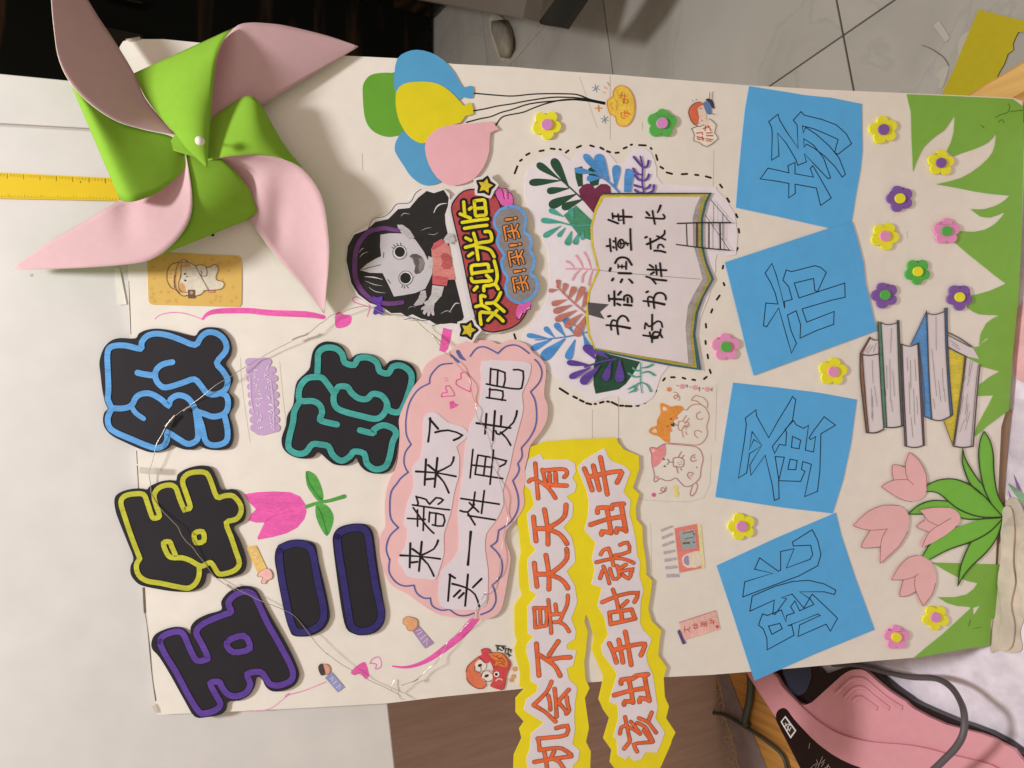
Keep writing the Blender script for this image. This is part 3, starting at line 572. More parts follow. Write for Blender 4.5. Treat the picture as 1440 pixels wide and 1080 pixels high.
bl.obj('scalloped_border', mat('blue_marker', (84, 98, 160), 'marker', 1.25), bb)
hr = Mesh(); hr.line(A('452,438 462,412 492,410 482,372 505,362 528,388 545,430 500,435 455,440'), 1.5, BH + .2, 3); hr.line(A('655,405 600,380 560,355 560,325 590,310 590,280 610,265 640,280 660,340 655,405'), 1.5, BH + .2, 3)
hr.fill(A('510,475 535,468 545,485 575,497 545,515 515,528 512,500'), BH + .3); hr.line(A('475,310 500,308'), .8, BH + .2); hr.line(A('478,328 502,326'), .8, BH + .2)
hr.obj('hearts', mat('heart_pink', (222, 96, 160), 'marker', 1.2), bb)
def char(z, strokes, wd, h, m, par, smooth=2, dark=None, dw=1.4):
    if dark:
        d = Mesh()
        for s in strokes: d.line(z(s), [w_ + dw for w_ in wd] if isinstance(wd, list) else wd + dw, h, smooth)
        d.obj('character_outline', dark, par)
    c = Mesh()
    for s in strokes: c.line(z(s), wd, h + (.5 if dark else 0), smooth)
    return c.obj('character', m, par)
WB = [3.3, 2.3, 2.9]; m_pen = mat('black_pen', (32, 26, 28), 'ink')
HB = BH + .65
char(B, ['165,605 300,612 445,630', '235,520 230,690', '315,510 295,715', '250,560 305,600', '430,500 400,560 310,605', '245,655 285,650', '305,615 360,670 400,750'], WB, HB, m_pen, bb)
char(B, ['215,345 340,352', '285,285 285,400', '330,270 325,430', '255,270 350,400 400,450', '370,300 365,370', '370,305 468,322 465,398 390,390', '415,310 410,395', '275,190 290,240 282,250', '285,195 345,212 370,245 415,200 465,215 430,245', '250,250 400,272 510,285'], 2.5, HB, m_pen, bb)
char(A, ['275,965 420,975 555,1000', '345,880 335,1060', '425,870 405,1075', '360,920 415,965', '540,865 520,920 420,970', '350,1020 405,1015', '420,985 470,1040 505,1115'], WB, HB, m_pen, bb)
char(A, ['375,590 370,680 360,755', '370,595 430,665', '410,690 500,675 600,710 540,745'], [3.2, 2.5, 3.2], HB, m_pen, bb)
char(A, ['770,445 905,465', '795,380 790,450', '790,390 885,400 878,465', '800,240 795,350', '800,245 900,270 890,370', '850,260 845,360', '770,350 900,375 1000,385 1022,360 1028,260 960,250'], 2.6, HB, m_pen, bb)
char(A, ['700,625 940,660', '830,540 815,745', '770,560 760,700', '875,575 870,650', '985,540 960,620 860,705 835,680', '870,690 910,730 940,780'], WB, HB, m_pen, bb)
char(A, ['675,810 655,1010', '710,850 690,985', '710,850 910,890 865,930', '690,985 885,1015', '820,815 795,1055', '765,865 750,995', '670,920 800,935'], 2.6, HB, m_pen, bb)
char(B, ['590,205 860,245', '690,160 675,270', '755,150 735,310', '650,235 715,300', '585,290 640,300 685,245', '640,310 690,390', '640,325 830,355'], 2.7, HB, m_pen, bb)
char(B, ['660,440 650,560 640,670'], [4.2, 2.6, 4.0], HB, m_pen, bb)
char(B, ['515,740 500,925', '510,740 550,765', '640,740 620,960', '530,805 620,830 690,880 720,965', '735,770 675,830', '585,850 540,895', '610,870 575,905'], WB, HB, m_pen, bb)
# ================================================================== yellow slogan banner
Cc = Z(715, 610, 6); D = Z(715, 760, 6); E = Z(715, 900, 6)
YEL = Cc('185,110 320,65 600,45 910,35 930,80 970,130 1100,185 1105,290 1050,455 1105,510 1075,620 1080,720 1130,780') + D('1135,20 1160,170 1165,290 1215,340 1200,450 1180,580 1210,680 1290,760 1275,850 1265,960') + E('1265,130 1335,230 1310,320 1320,480 1355,560 1330,660 1410,780 1380,840 1370,880 1290,1060 1250,1130 930,1130 855,1030 870,930 800,830 850,660 800,590 760,500 790,370 800,300 710,100') + D('705,900 720,820 690,700 655,625 640,680 670,770 655,900') + E('660,60 640,180 650,330 685,405 645,490 660,600 680,740 655,860 695,940 690,1060 720,1400 30,1400 45,970 110,830 90,750 130,690 60,610 60,490 135,410 90,390 100,280 60,140') + D('50,900 75,840 55,800 50,700 50,560 60,530 115,460 90,380 85,200 105,100') + Cc('90,850 75,720 120,600 120,430 170,200')
yb = thing_at('slogan_banner', YEL, 'bright yellow forked paper banner with two columns of orange slogan characters', 'banner')
Mesh().fill(YEL, 3.0, 1.0).obj('yellow_card', mat('yellow_card', (226, 206, 30), 'card', KM), yb)
YW1 = Cc('165,220 270,170 295,215 500,215 560,250 570,320 540,370 575,430 560,490 490,530 545,590 540,700 465,790 530,870 555,960') + D('565,180 490,260 560,380 580,520 530,660 570,770 560,830 490,880 495,915 575,930') + E('560,150 545,215 490,240 510,330 580,400 560,540 555,650 560,760 540,880 600,930 590,1010 545,1060 560,1400 170,1400 160,1080 150,1000 180,920 190,790 300,700 130,590 150,500 240,440 245,380 190,350 180,200 155,110') + D('150,960 155,880 210,810 165,790 160,560 240,460 180,420 160,200 165,150 230,80') + Cc('190,930 175,830 155,680 220,600 190,480 130,420 140,320')
YW2 = Cc('585,280 640,220 740,160 810,120 840,190 870,230 980,270 1030,320 990,430 970,490 1030,560 1020,680 1050,780 1075,900') + D('1085,120 1110,180 1105,300 1140,420 1115,520 1110,700 1140,760 1210,830 1160,960 1175,1040') + E('1220,300 1250,520 1260,560 1240,660 1320,780 1300,840 1255,950 1160,945 1120,1010 1060,1020 1035,1000 1020,975 990,1010 920,970 915,840 885,820 930,650 920,550 850,520 860,480 915,300 900,260 800,130') + D('780,900 840,800 810,650 750,550 790,400 700,370 730,250 705,150 735,20') + Cc('700,880 640,810 670,700 680,580 660,480 610,360')
m_ws = mat('slogan_white', (214, 206, 212), 'paper', KM)
Mesh().fill(YW1, 3.4, .35).obj('white_underlay', m_ws, yb); Mesh().fill(YW2, 3.4, .35).obj('white_underlay', m_ws, yb)
m_or = mat('slogan_orange', (226, 104, 60), 'marker', KM); m_ol = mat('slogan_outline', (110, 62, 46), 'ink')
WO = [5.8, 5.0, 5.8]
def oc(z, S, wd=WO): char(z, S, wd, 3.5, m_or, yb, 2, m_ol, 1.3)
oc(Cc, ['225,250 237,400 250,545', '172,402 215,382 330,450 395,542', '290,312 400,300 480,302 492,340 470,365', '285,305 300,360 312,425', '315,430 490,438', '345,340 347,420', '395,335 400,420'], [5, 4, 5])
oc(Cc, ['775,200 805,350 833,510', '715,270 765,472', '640,295 670,370 705,475', '690,362 830,332 920,318 955,328 915,412'])
oc(Cc, ['692,768 820,725 960,700', '750,665 758,625 840,625', '830,630 850,740 865,838', '785,850 790,825 865,835', '870,632 880,600 970,592', '950,592 990,822', '910,832 915,800 990,812'])
oc(Cc, ['210,702 220,800 232,905', '302,640 330,800 332,932', '242,800 325,800', '485,600 475,690 420,745 330,798', '335,805 420,840 462,880 492,928'])
oc(D, ['217,192 228,290 240,388', '315,125 340,280 340,412', '232,285 340,285', '490,75 492,150 440,215 350,285', '350,290 430,320 475,360 500,403'])
oc(D, ['940,38 1003,18 1018,95 895,128', '778,118 800,82 845,68', '845,70 872,150 885,210', '740,185 900,150 1000,165 1055,190', '800,220 830,290 850,362', '772,320 792,260', '855,240 885,325 935,305 915,215', '935,238 990,205', '945,262 1045,243 1028,280', '965,292 1012,322 1030,292'], [4.4, 3.6, 4.4])
oc(D, ['790,522 940,462 1090,442 1062,520', '880,415 910,500 930,588', '958,555 1003,512', '850,610 1040,582', '852,615 862,708', '862,706 1070,660', '1040,590 1065,655', '950,605 960,685'], [4.8, 4.2, 4.8])
oc(D, ['985,772 1010,900 1035,1050', '930,840 948,930 965,1028', '850,870 885,950 910,1028', '882,930 1000,895 1125,872 1150,888 1117,968'])
oc(E, ['892,466 1020,430 1150,407', '950,368 955,335 1050,325', '1015,330 1035,430 1050,528', '975,545 985,518 1050,522', '1072,312 1080,300 1175,290', '1145,292 1165,400 1188,512', '1105,522 1115,490 1185,505'])
oc(E, ['983,650 1005,760 1025,848', '940,790 952,738 1000,720', '975,918 1020,862', '1032,690 1075,740 1110,792', '1000,735 1050,752 1100,782', '1100,660 1172,690 1210,735 1245,782', '1208,612 1178,688', '1085,700 1150,730 1185,785 1218,858', '1210,862 1130,868 1058,882 1085,942', '1140,762 1195,835'], [4.6, 3.8, 4.6])
oc(E, ['235,32 245,160 256,300', '420,12 380,70 342,128', '265,130 370,200 410,250 435,302', '350,165 440,150 520,146'])
oc(D, ['215,570 318,570', '215,570 222,650 225,732', '225,735 318,718', '318,572 322,650 318,718', '265,580 270,718', '335,502 350,640 360,782', '395,540 405,618', '370,625 455,620', '500,465 495,540 460,620 430,682 385,690', '432,692 475,715 510,768'], [4.4, 3.8, 4.4])
oc(E, ['362,352 320,440 212,548', '212,550 300,600 345,640 395,688', '335,470 350,530 352,588', '388,412 400,530 405,648', '508,420 462,470 428,508', '490,482 498,540 512,592 487,622', '425,532 460,570 490,608'], [5, 4.2, 5])
oc(E, ['245,832 380,820 488,800 495,725 402,745', '250,835 258,880 262,930', '262,930 360,915 450,915 528,968', '217,1030 360,1005 530,982', '302,950 315,1010 325,1090', '362,985 385,940', '395,1010 430,1030 470,1095'], [5, 4.4, 5])
# ================================================================== books and plants cutout
T3 = Z(720, 0, 4); T7 = Z(720, 270, 4)
OUT = pts('738,275 742,240 765,222 790,217 803,226 815,212 840,208 858,218 868,230 880,226 888,214 900,208 915,214 923,236 931,258 1000,262 1008,267 1033,300 1035,358 1008,358 1006,380 996,420 984,450 982,490 990,522 940,515 924,545 917,560 895,570 870,558 850,560 832,565 815,550 795,540 768,520 740,500 735,472 748,455 765,432 772,400 770,350 752,315')
bk = thing_at('book_picture', OUT, 'white paper cutout of an open book with colourful leaves, ladder and black handwriting', 'paper cutout')
Mesh().fill(OUT, .6, .35, n=2).obj('white_paper', mat('lilac_white', (218, 211, 219), 'paper', 1.26), bk)
h = 0.7
def P_(name, polys, hh, col, kind='marker', k=KM, n=0):
    for i, p in enumerate(polys):
        m = Mesh(); m.eps = i * 0.02; m.fill(p, hh, n=n); o = m.obj(name, mat(name + '_' + '%02x%02x%02x' % col, col, kind, k), bk)
    return o
def L3(*a): return leaf(720 + a[0] / 4, a[1] / 4, 720 + a[2] / 4, a[3] / 4, a[4] / 4)
def L7(*a): return leaf(720 + a[0] / 4, 270 + a[1] / 4, 720 + a[2] / 4, 270 + a[3] / 4, a[4] / 4)
g = Mesh()
for a in ((788, 254, 744, 257, 11), (787, 252, 755, 230, 11), (800, 264, 777, 223, 14), (800, 265, 769, 269, 10.5), (810, 273, 772, 290, 14), (820, 280, 790, 293, 11)): g.fill(leaf(*a), h); g.eps += .02
g.fill(T3('352,945 395,935 398,1045 372,1050 358,1000'), h + .1); g.fill(T3('428,950 450,935 492,1000 485,1040 440,1050'), h + .1)
g.line(pts('776,246 790,254 806,268 822,283'), 1.9, h + .2); g.fill(T7('480,895 720,955 690,1010 640,1080 600,1110 470,1135 458,1080 460,980'), h)
g.obj('dark_green_leaves', mat('leaf_dark', (38, 76, 56), 'marker', KM), bk)
P_('maroon_leaf', [T3('375,1070 400,1040 425,1032 450,1038 465,1062 500,1035 530,1035 552,1050 556,1080') + T7('550,15 520,80 470,132 440,95 385,30')], h + .5, (112, 44, 74))
g = Mesh()
for a in ((525, 1010, 405, 868, 42), (545, 1015, 478, 868, 62), (470, 975, 352, 955, 36), (505, 1000, 420, 1005, 36), (580, 1062, 588, 928, 48)): g.fill(L3(*a), h + .7); g.eps += .02
g.fill(T3('640,950 660,948 680,965 682,1000 668,1080 630,1080 632,990'), h + .75); g.line(T3('460,970 540,1020 600,1080'), 2.6, h + .8)
for a in ((200, 822, 82, 805, 30), (240, 818, 182, 760, 32), (300, 812, 242, 738, 38), (225, 828, 108, 885, 38), (300, 825, 168, 938, 66), (355, 830, 312, 942, 48), (350, 800, 288, 708, 32), (400, 800, 440, 905, 40)): g.fill(L7(*a), h + .1); g.eps += .02
g.line(T7('130,832 300,815 430,785'), 1.6, h + .7); g.line(T7('300,700 345,740 400,805'), 1.4, h + .7)
g.obj('blue_leaves', mat('leaf_blue', (78, 142, 206), 'marker', KM), bk)
g = Mesh(); g.line(T3('722,880 735,940 732,1020 742,1085'), 2.6, h + 1.2)
for s in ('730,940 712,915 685,882', '735,945 760,935 768,905', '735,985 700,975 682,948', '738,1015 712,1010 692,985', '738,1018 760,1005 770,982', '742,1055 715,1050 690,1042', '742,1065 765,1055 778,1040', '742,1080 715,1085 692,1068', '745,1090 790,1075 800,1042'): g.line(T3(s), [1.6, 3.2, 3.4], h + 1.2, 3)
g.line(T7('408,985 500,955 585,940'), 2.4, h + 1.0); g.eps += .3
for a in ((475, 945, 405, 862, 44), (545, 935, 440, 870, 46), (440, 975, 308, 958, 34), (445, 985, 322, 1045, 36), (495, 975, 388, 1078, 52), (555, 955, 522, 1060, 46), (605, 945, 606, 1070, 56)): g.fill(L7(*a), h + 1.1); g.eps += .02
g.obj('purple_leaves', mat('leaf_purple', (92, 66, 152), 'marker', KM), bk)
g = Mesh(); g.fill(T7('290,130 360,75 450,160 445,272 380,250'), h + .2); g.obj('green_leaf', mat('leaf_green', (72, 140, 110), 'marker', KM), bk)
g = Mesh(); g.eps = .3
for a in ((290, 140, 208, 98, 32), (290, 172, 162, 158, 34), (275, 190, 176, 252, 32), (300, 200, 258, 252, 26), (335, 220, 308, 300, 38), (375, 230, 352, 296, 34), (345, 160, 328, 92, 34), (400, 215, 395, 270, 24)): g.fill(L7(*a), h + .2); g.eps += .02
g.line(T7('275,172 360,190 445,185'), 2.2, h + .4)
g.line(T7('722,960 722,1060 730,1130'), 1.5, h + .4)
for s in ('722,990 760,985 790,970', '722,1000 700,1005 680,990', '724,1020 765,1010 800,1030', '724,1035 690,1040 655,1020', '726,1070 760,1085 780,1120', '726,1070 700,1085 690,1120', '650,1110 690,1090', '655,1130 700,1110'): g.line(T7(s), [1, 2.4, 3], h + .4, 3)
g.obj('teal_leaves', mat('leaf_teal', (74, 158, 144), 'marker', KM), bk)
g = Mesh(); g.line(T7('305,432 400,432 480,438'), 2, h + .2)
for s in ('350,425 330,400 308,390', '400,428 385,390 362,358', '445,432 430,380 408,340', '385,438 360,460 342,492', '425,438 400,470 395,505', '455,438 440,480 432,520'): g.line(T7(s), [1.4, 3, 3.4], h + .2, 3)
g.obj('pink_sprig', mat('leaf_pink', (226, 160, 178), 'marker', KM), bk)
g = Mesh(); g.line(T7('250,530 330,610 425,690'), 1.8, h + 1.2)
for a in ((262, 545, 258, 492, 26), (255, 548, 205, 556, 24), (285, 575, 302, 512, 30), (315, 605, 352, 532, 34), (352, 625, 402, 532, 36), (392, 655, 432, 562, 38), (305, 605, 222, 632, 32), (335, 635, 232, 675, 36), (362, 665, 242, 722, 38), (392, 685, 298, 760, 42), (420, 690, 356, 812, 48)): g.fill(L7(*a), h + .9); g.eps += .02
g.obj('brown_fern', mat('leaf_brown', (186, 118, 108), 'marker', KM), bk)
P_('teal_cover', [T7('515,5 800,4 1125,4 1098,60 1075,150 1075,300 1100,400 1137,490 1080,590 1047,680 1032,800 1066,1003 900,980 730,948 465,892 430,800 418,700 430,560 485,440 450,300 443,200 470,100 500,20')], h + 1.6, (60, 98, 108))
P_('olive_edge', [T7('513,14 800,14 1108,8 1082,60 1062,150 1062,300 1086,400 1122,490 1066,590 1032,680 1017,800 1040,990 900,968 730,936 464,883 428,800 416,700 428,560 484,440 448,300 441,200 466,100 498,26')], h + 1.75, (166, 152, 70))
P_('grey_shadow', [T7('1085,26 1062,60 1047,150 1047,310 1072,400 1104,490 1050,590 1016,680 1003,800 1022,975 900,950 800,700 900,30')], h + 1.9, (160, 154, 150))
P_('yellow_edge', [T7('516,20 800,22 1080,18 1076,24 520,30 475,110 452,200 458,300 494,440 440,560 428,700 440,800 470,880 462,884 426,800 414,700 426,560 482,440 446,300 440,200 464,100 498,26')], h + 2.2, (206, 188, 60))
P_('page', [T7('520,30 800,26 1060,26 1030,90 1016,150 1020,300 1050,400 1072,490 1020,580 990,640 976,760 992,965 900,948 730,922 470,876 440,800 430,700 442,560 495,440 459,300 453,200 476,110')], h + 2.05, (212, 203, 208), 'paper')
P_('bookmark', [T7('425,620 545,632 495,675 520,715 430,690')], h + 2.3, (82, 78, 82), 'ink')
g = Mesh(); g.line(T7('490,440 700,462 1060,490'), .45, h + 2.3); g.line(T7('515,8 800,8 1120,8'), 1.0, h + 2.2)
for s, w_ in (('930,177 1080,172 1232,172', 1.9), ('925,295 1080,315 1225,327', 1.7), ('980,180 985,298', 1.3), ('1040,175 1040,310', 1.9), ('1108,172 1108,317', 2.0), ('1170,172 1172,322', 2.2), ('1118,42 1228,172', .9), ('1135,60 1135,190', .7), ('1088,130 1222,325', .8), ('1186,120 1186,270', .9)): g.line(T7(s), w_, h + 2.4)
g.obj('ladder_drawing', mat('pencil_black', (52, 48, 50), 'ink'), bk)
F_ = Z(840, 280, 10); G_ = Z(840, 380, 10); HK = h + 2.5
def bc_(*S):
    c = Mesh()
    for z, s, w_ in S: c.line(z(s), w_, HK, 3)
    c.obj('character', m_pen, bk)
bc_((F_, '155,290 220,315 290,342', 3), (F_, '210,200 217,272', 2.6), (F_, '230,240 350,245 480,250', 3.2), (F_, '290,210 300,300', 2.4), (F_, '360,150 365,250 372,345', 2.6), (F_, '300,300 370,290', 1.6))
bc_((F_, '130,662 182,657', 3), (F_, '175,560 180,650 190,735', 2.6), (F_, '225,588 232,600', 2.6), (F_, '222,672 232,684', 3), (F_, '255,545 260,630 270,715', 2.4), (F_, '290,620 310,580 345,568 375,610 370,660 335,690 295,660 290,620', 2.4), (F_, '320,625 440,625', 2.2), (F_, '325,590 330,660', 1.8), (F_, '400,600 425,655', 1.8), (F_, '462,420 465,560 475,715', 2.8))
bc_((F_, '185,972 172,1008', 3.4), (G_, '222,118 206,142', 3.4), (G_, '348,128 328,168', 3.2), (G_, '440,125 465,145 490,175', [2.2, 3, 3.4]), (F_, '300,1040 470,1045', 3.4), (F_, '248,900 285,840 350,818 425,840 482,925', 3), (F_, '290,918 292,970', 2), (F_, '290,948 400,948', 2.2), (F_, '405,880 402,985', 2.6), (F_, '345,925 345,972', 2))
bc_((G_, '158,350 165,435', 2.4), (G_, '165,402 340,410', 3.2), (G_, '237,295 240,495', 3), (G_, '330,302 292,345', 3.4), (G_, '280,470 318,490', 3.2), (G_, '375,425 378,370 430,350 478,385 485,450', 3), (G_, '375,485 478,495', 3.4), (G_, '425,392 425,450', 3.2))
for z, pt in ((G_, ('150,650 182,642', '125,772 290,785 455,815', '195,838 188,760 215,702 258,712', '292,900 275,770 290,690 345,640 405,662 435,715')), (G_, ('688,310 712,298', '645,432 800,450 940,480', '722,505 708,400 738,370 780,392', '800,532 790,410 828,330 905,320 955,360 962,412'))):
    bc_((z, pt[0], 3), (z, pt[1], [2.6, 3.2, 3.8]), (z, pt[2], 2.5), (z, pt[3], 2.8))
bc_((F_, '690,182 730,228', 3), (F_, '888,90 870,140 845,188', [3.4, 3, 2]), (F_, '680,260 830,272 930,275 945,245 925,218', 2.6), (F_, '775,165 790,260 808,350', 2.6))
bc_((F_, '672,542 695,530', 3), (F_, '695,635 830,572 935,500 945,442', [3.2, 2.8, 2.4]), (F_, '742,555 750,700', 2.8), (F_, '838,520 955,570', 2.6), (F_, '848,690 860,645 900,640 932,675', 2.4), (F_, '800,725 880,728 955,748', 3))
bc_((F_, '705,990 970,1000', 3), (F_, '822,930 835,1060', 2.6), (F_, '880,900 900,1085', 2.8), (F_, '735,925 785,962', 2.8), (F_, '795,1028 752,1055', 2.8), (G_, '685,90 755,115 820,190', 2.6), (G_, '780,125 965,145', 3.2))
bc_((G_, '770,625 768,840', 2.8), (G_, '665,822 678,745 722,788 765,775 840,718 895,735 912,800', 2.5), (G_, '645,915 850,932 890,832', 2.8), (G_, '768,1012 770,930 800,870 870,880 910,945', 2.8), (G_, '735,872 760,955 850,950', 2.6))
# ================================================================== balloons
T2 = Z(360, 0, 4)
def bal(s, h_, c, lab, n=4, curl=0):
    P = T2(s); o = Mesh().fill(P, h_, .45, n=n).obj('paper_balloon', mat('balloon_%d%d' % (c[0], c[2]), c, 'card', 1.16), None, lab, 'paper balloon', 'paper balloons of the bunch')
bal('600,530 605,470 640,425 700,410 760,410 800,420 830,600 825,740 780,765 720,766 650,730 612,660', .6, (98, 158, 48), 'green paper balloon, leftmost of the bunch')
bal('785,520 778,420 795,330 845,293 905,280 980,295 1055,338 1115,405 1150,470 1172,492 1190,486 1223,487 1218,552 1165,545 1150,556 1100,600 1000,620 850,600', 1.1, (82, 156, 204), 'upper blue paper balloon overlapping the poster edge behind the yellow one', 2)
bal('825,740 790,790 782,850 830,930 870,990 930,1035 980,1042 1045,1020 1120,950 1120,720 1000,700 880,700', 1.1, (84, 154, 200), 'lower blue paper balloon half hidden behind the pink one', 3)
bal('785,560 792,510 830,472 900,460 990,463 1060,490 1120,540 1165,592 1180,588 1210,577 1222,640 1178,652 1150,690 1080,710 1000,760 950,805 900,795 850,755 810,690 790,620', 1.7, (216, 202, 30), 'yellow paper balloon in the middle of the bunch', 2)
bal('950,830 970,770 1030,720 1120,700 1220,695 1330,683 1340,700 1365,730 1318,748 1312,850 1280,940 1220,1010 1140,1040 1080,1038 1020,1000 970,920', 2.4, (226, 172, 182), 'pink paper balloon nearest the girl cutout', 2)
# ================================================================== blue cards
def card(z, out, lines, lab, h_):
    P = z(out); t = thing_at('blue_card', P, lab, 'card', 'blue title cards')
    Mesh().fill(P, h_, .5).obj('paper', mat('blue_paper', (78, 154, 208), 'card', 1.42), t)
    c = Mesh()
    for s in lines: c.line(z(s), 1.35, h_ + .06, 0)
    c.obj('lettering', mat('outline_ink', (16, 40, 72), 'ink'), t)
z1 = Z(1000, 112, 5)
card(z1, '268,45 670,110 850,128 1060,170 1065,500 1050,640 1020,800 990,990 978,1065 965,1062 835,1045 480,965 175,900 190,700 215,430 240,200', ['405,295 470,243 480,280 530,365 612,482 605,320 578,285 632,225 655,250 780,280 880,318 950,380 988,450 892,525 868,512 893,420 800,378 720,345 642,325 648,375 665,335 740,385 830,465 900,550 945,665 922,685 870,610 790,530 720,480 670,453 653,475 652,415 720,460 790,550 840,690 822,697 740,610 655,520 670,578 610,603 595,560 530,450 468,375 477,535 425,567 430,380 425,335 405,295', '400,622 547,655 540,605 590,582 590,662 720,685 697,625 715,605 760,680 845,832 770,885 740,762 590,735 592,800 545,832 547,730 470,715 345,698 400,622'], 'blue card with the market ground character, nearest the tiled floor', .7)
z2 = Z(990, 312, 5)
card(z2, '148,285 500,170 880,45 985,20 1030,-5 1045,5 1080,120 1122,285 1135,420 1160,530 1215,765 350,1080 300,900 240,650', ['430,360 478,292 510,380 568,608 565,560 620,545 595,455 555,410 578,338 615,350 780,308 820,320 860,355 800,488 780,485 770,398 635,430 668,535 990,430 992,530 900,550 690,612 722,705 915,630 912,720 790,765 675,818 680,725 648,625 587,655 610,760 650,855 615,922 580,800 525,605 440,738 418,730 435,570 520,578 500,500 470,430 430,360'], 'blue card with the city character, second from the tiled floor', 1.4)
z3 = Z(990, 522, 5)
card(z3, '205,80 520,115 800,150 1075,200 1035,500 980,760 905,1000 560,960 80,885 140,480', ['290,330 365,272 370,315 455,468 520,350 600,220 622,178 645,200 622,345 570,415 480,530 497,578 530,515 575,522 580,430 570,410 628,347 650,378 700,402 735,380 712,555 770,568 785,460 750,480 738,470 770,420 845,320 925,380 822,440 815,700 798,845 708,882 755,655 695,635 685,690 710,705 680,775 525,770 565,605 500,600 525,760 528,895 495,908 480,800 430,590 330,732 322,660 405,525 320,580 300,715 242,752 285,480 298,375 290,330', '338,425 408,520 350,480 318,555 338,425', '622,458 680,485 668,545 615,537 622,458', '605,618 655,628 645,693 590,690 605,618'], 'blue card with the flea character, between the books drawing and the yellow flower', .7)
z4 = Z(990, 720, 4.5)
card(z4, '80,340 450,168 835,5 870,150 960,420 1080,745 700,900 320,1068 280,950 180,640', ['245,538 258,442 435,388 320,362 352,290 470,375 485,368 485,250 570,232 520,355 670,300 688,270 675,210 565,215 560,190 685,112 720,180 740,270 720,340 600,405 450,460 245,538', '290,628 305,532 450,470 560,440 660,432 760,455 835,495 825,522 760,505 605,505 668,548 632,608 558,520 490,542 522,548 450,648 435,645 445,557 290,628', '345,715 370,645 400,655 490,620 518,695 522,655 572,638 548,600 575,562 605,625 695,585 668,545 685,520 760,590 845,672 800,755 773,710 595,788 605,715 735,655 720,645 530,720 555,715 570,780 400,872 398,800 375,740 345,715', '408,722 480,705 495,738 430,775 408,722'], 'blue card with the jump character, beside the pink appliance', .7)
# ================================================================== foam flowers
FC = {'yellow': (226, 216, 52), 'purple': (122, 86, 158), 'green': (84, 168, 76), 'pink': (218, 142, 186), 'lilac': (204, 134, 192)}
def flower(x, y, pc, cc_, a0, lab, r=20, h_=0.3):
    t = empty('foam_flower', x, y, lab, 'foam flower', 'foam flower stickers')
    P = []
    for k in range(5):
        a = math.radians(a0 + 72 * k + random.uniform(-3, 3)); jr = random.uniform(.9, 1.07)
        for j in range(-3, 4):
            b = j / 3 * 1.75; cx_, cy_ = x + r * .60 * math.cos(a), y + r * .60 * math.sin(a)
            P.append((cx_ + r * .43 * jr * math.cos(a + b), cy_ + r * .43 * jr * math.sin(a + b)))
    c = cen(P); P = [(x + (p[0] - x), y + (p[1] - y)) for p in P]
    o = Mesh().fill(P, h_ + 2.8, 2.8).obj('petals', mat('foam_' + pc, FC[pc], 'foam', 1.25), t)
    b = o.modifiers.new('b', 'BEVEL'); b.width = .0006; b.segments = 2; b.limit_method = 'ANGLE'
    o = Mesh().fill(circ(x + 0.6, y - .2, r * .38, 24), h_ + 5.0, 2.3).obj('centre', mat('foam_' + cc_, FC[cc_], 'foam', 1.25), t)
    b = o.modifiers.new('b', 'BEVEL'); b.width = .0006; b.segments = 2; b.limit_method = 'ANGLE'
for a in ((769, 175, 'yellow', 'lilac', -130, 'yellow foam flower with lilac centre under the balloon strings', 20.5), (931, 173, 'green', 'lilac', -85, 'green foam flower with lilac centre next to the yellow face sticker', 20.5),
          (1243, 182, 'yellow', 'purple', -100, 'yellow foam flower with purple centre beside the card nearest the floor'), (1324, 229, 'yellow', 'purple', -85, 'yellow foam flower with purple centre between the grass blades', 18.5, .8),
          (1266, 279, 'purple', 'yellow', -108, 'purple foam flower with yellow centre below the grass blade tip', 18.5), (1245, 332, 'yellow', 'pink', -135, 'yellow foam flower with pink centre right of the junction of two blue cards', 19.5),
          (1332, 325, 'pink', 'green', -90, 'pink foam flower with green centre touching the grass point', 18.5, .8), (1291, 382, 'green', 'yellow', -125, 'green foam flower with yellow centre', 18),
          (1245, 415, 'purple', 'green', -108, 'purple foam flower with green centre above the books drawing', 18.5), (1350, 418, 'purple', 'yellow', -127, 'purple foam flower with yellow centre touching the grass above the blue book', 18, .8),
          (1021, 488, 'pink', 'green', -92, 'pink foam flower with green centre right of the open book cutout', 19.5), (1172, 523, 'yellow', 'pink', -85, 'yellow foam flower with pink centre left of the books drawing', 19.5),
          (1043, 741, 'yellow', 'lilac', -105, 'yellow foam flower with lilac centre above the card at the poster edge', 19.5), (1316, 869, 'yellow', 'lilac', -122, 'yellow foam flower with lilac centre beneath the lowest tulip', 18),
          (1261, 897, 'pink', 'yellow', -92, 'pink foam flower with yellow centre in the lower right corner', 17.5)):
    flower(a[0], a[1], a[2], a[3], a[4], a[5], *(a[6:]))
# ================================================================== girl and welcome banner
G5 = Z(480, 246, 5); H1 = Z(640, 240, 10); H2 = Z(640, 348, 10)
GO = G5('30,600 38,500 85,410 140,380 190,350 225,300 290,285 345,255 385,200 480,185 520,130 555,100 640,100 720,95 760,130 765,175') + [(639, 276), (652, 266), (668, 263), (690, 268), (703, 284), (712, 320), (722, 360), (735, 400), (745, 428), (738, 449), (722, 463), (700, 469), (684, 469)] + G5('900,1120 800,1095 700,1070 620,1050 540,1020 470,1020 420,985 340,975 280,940 200,915 110,850 60,770')
gi = thing_at('welcome_cutout', GO, 'cutout of a black haired cartoon girl in pink holding a red welcome banner', 'paper cutout')
GH = 3.2
Mesh().fill(GO, GH, 1.6, n=0).obj('white_base', mat('cutout_white', (214, 210, 212), 'paper', KM), gi)
def PG(name, polys, hh, col, kind='marker', n=0, k=KM):
    for i, p in enumerate(polys):
        m = Mesh(); m.eps = i * 0.03; m.fill(p, GH + hh, n=n); o = m.obj(name, mat(name + '_m', col, kind, k), gi)
    return o
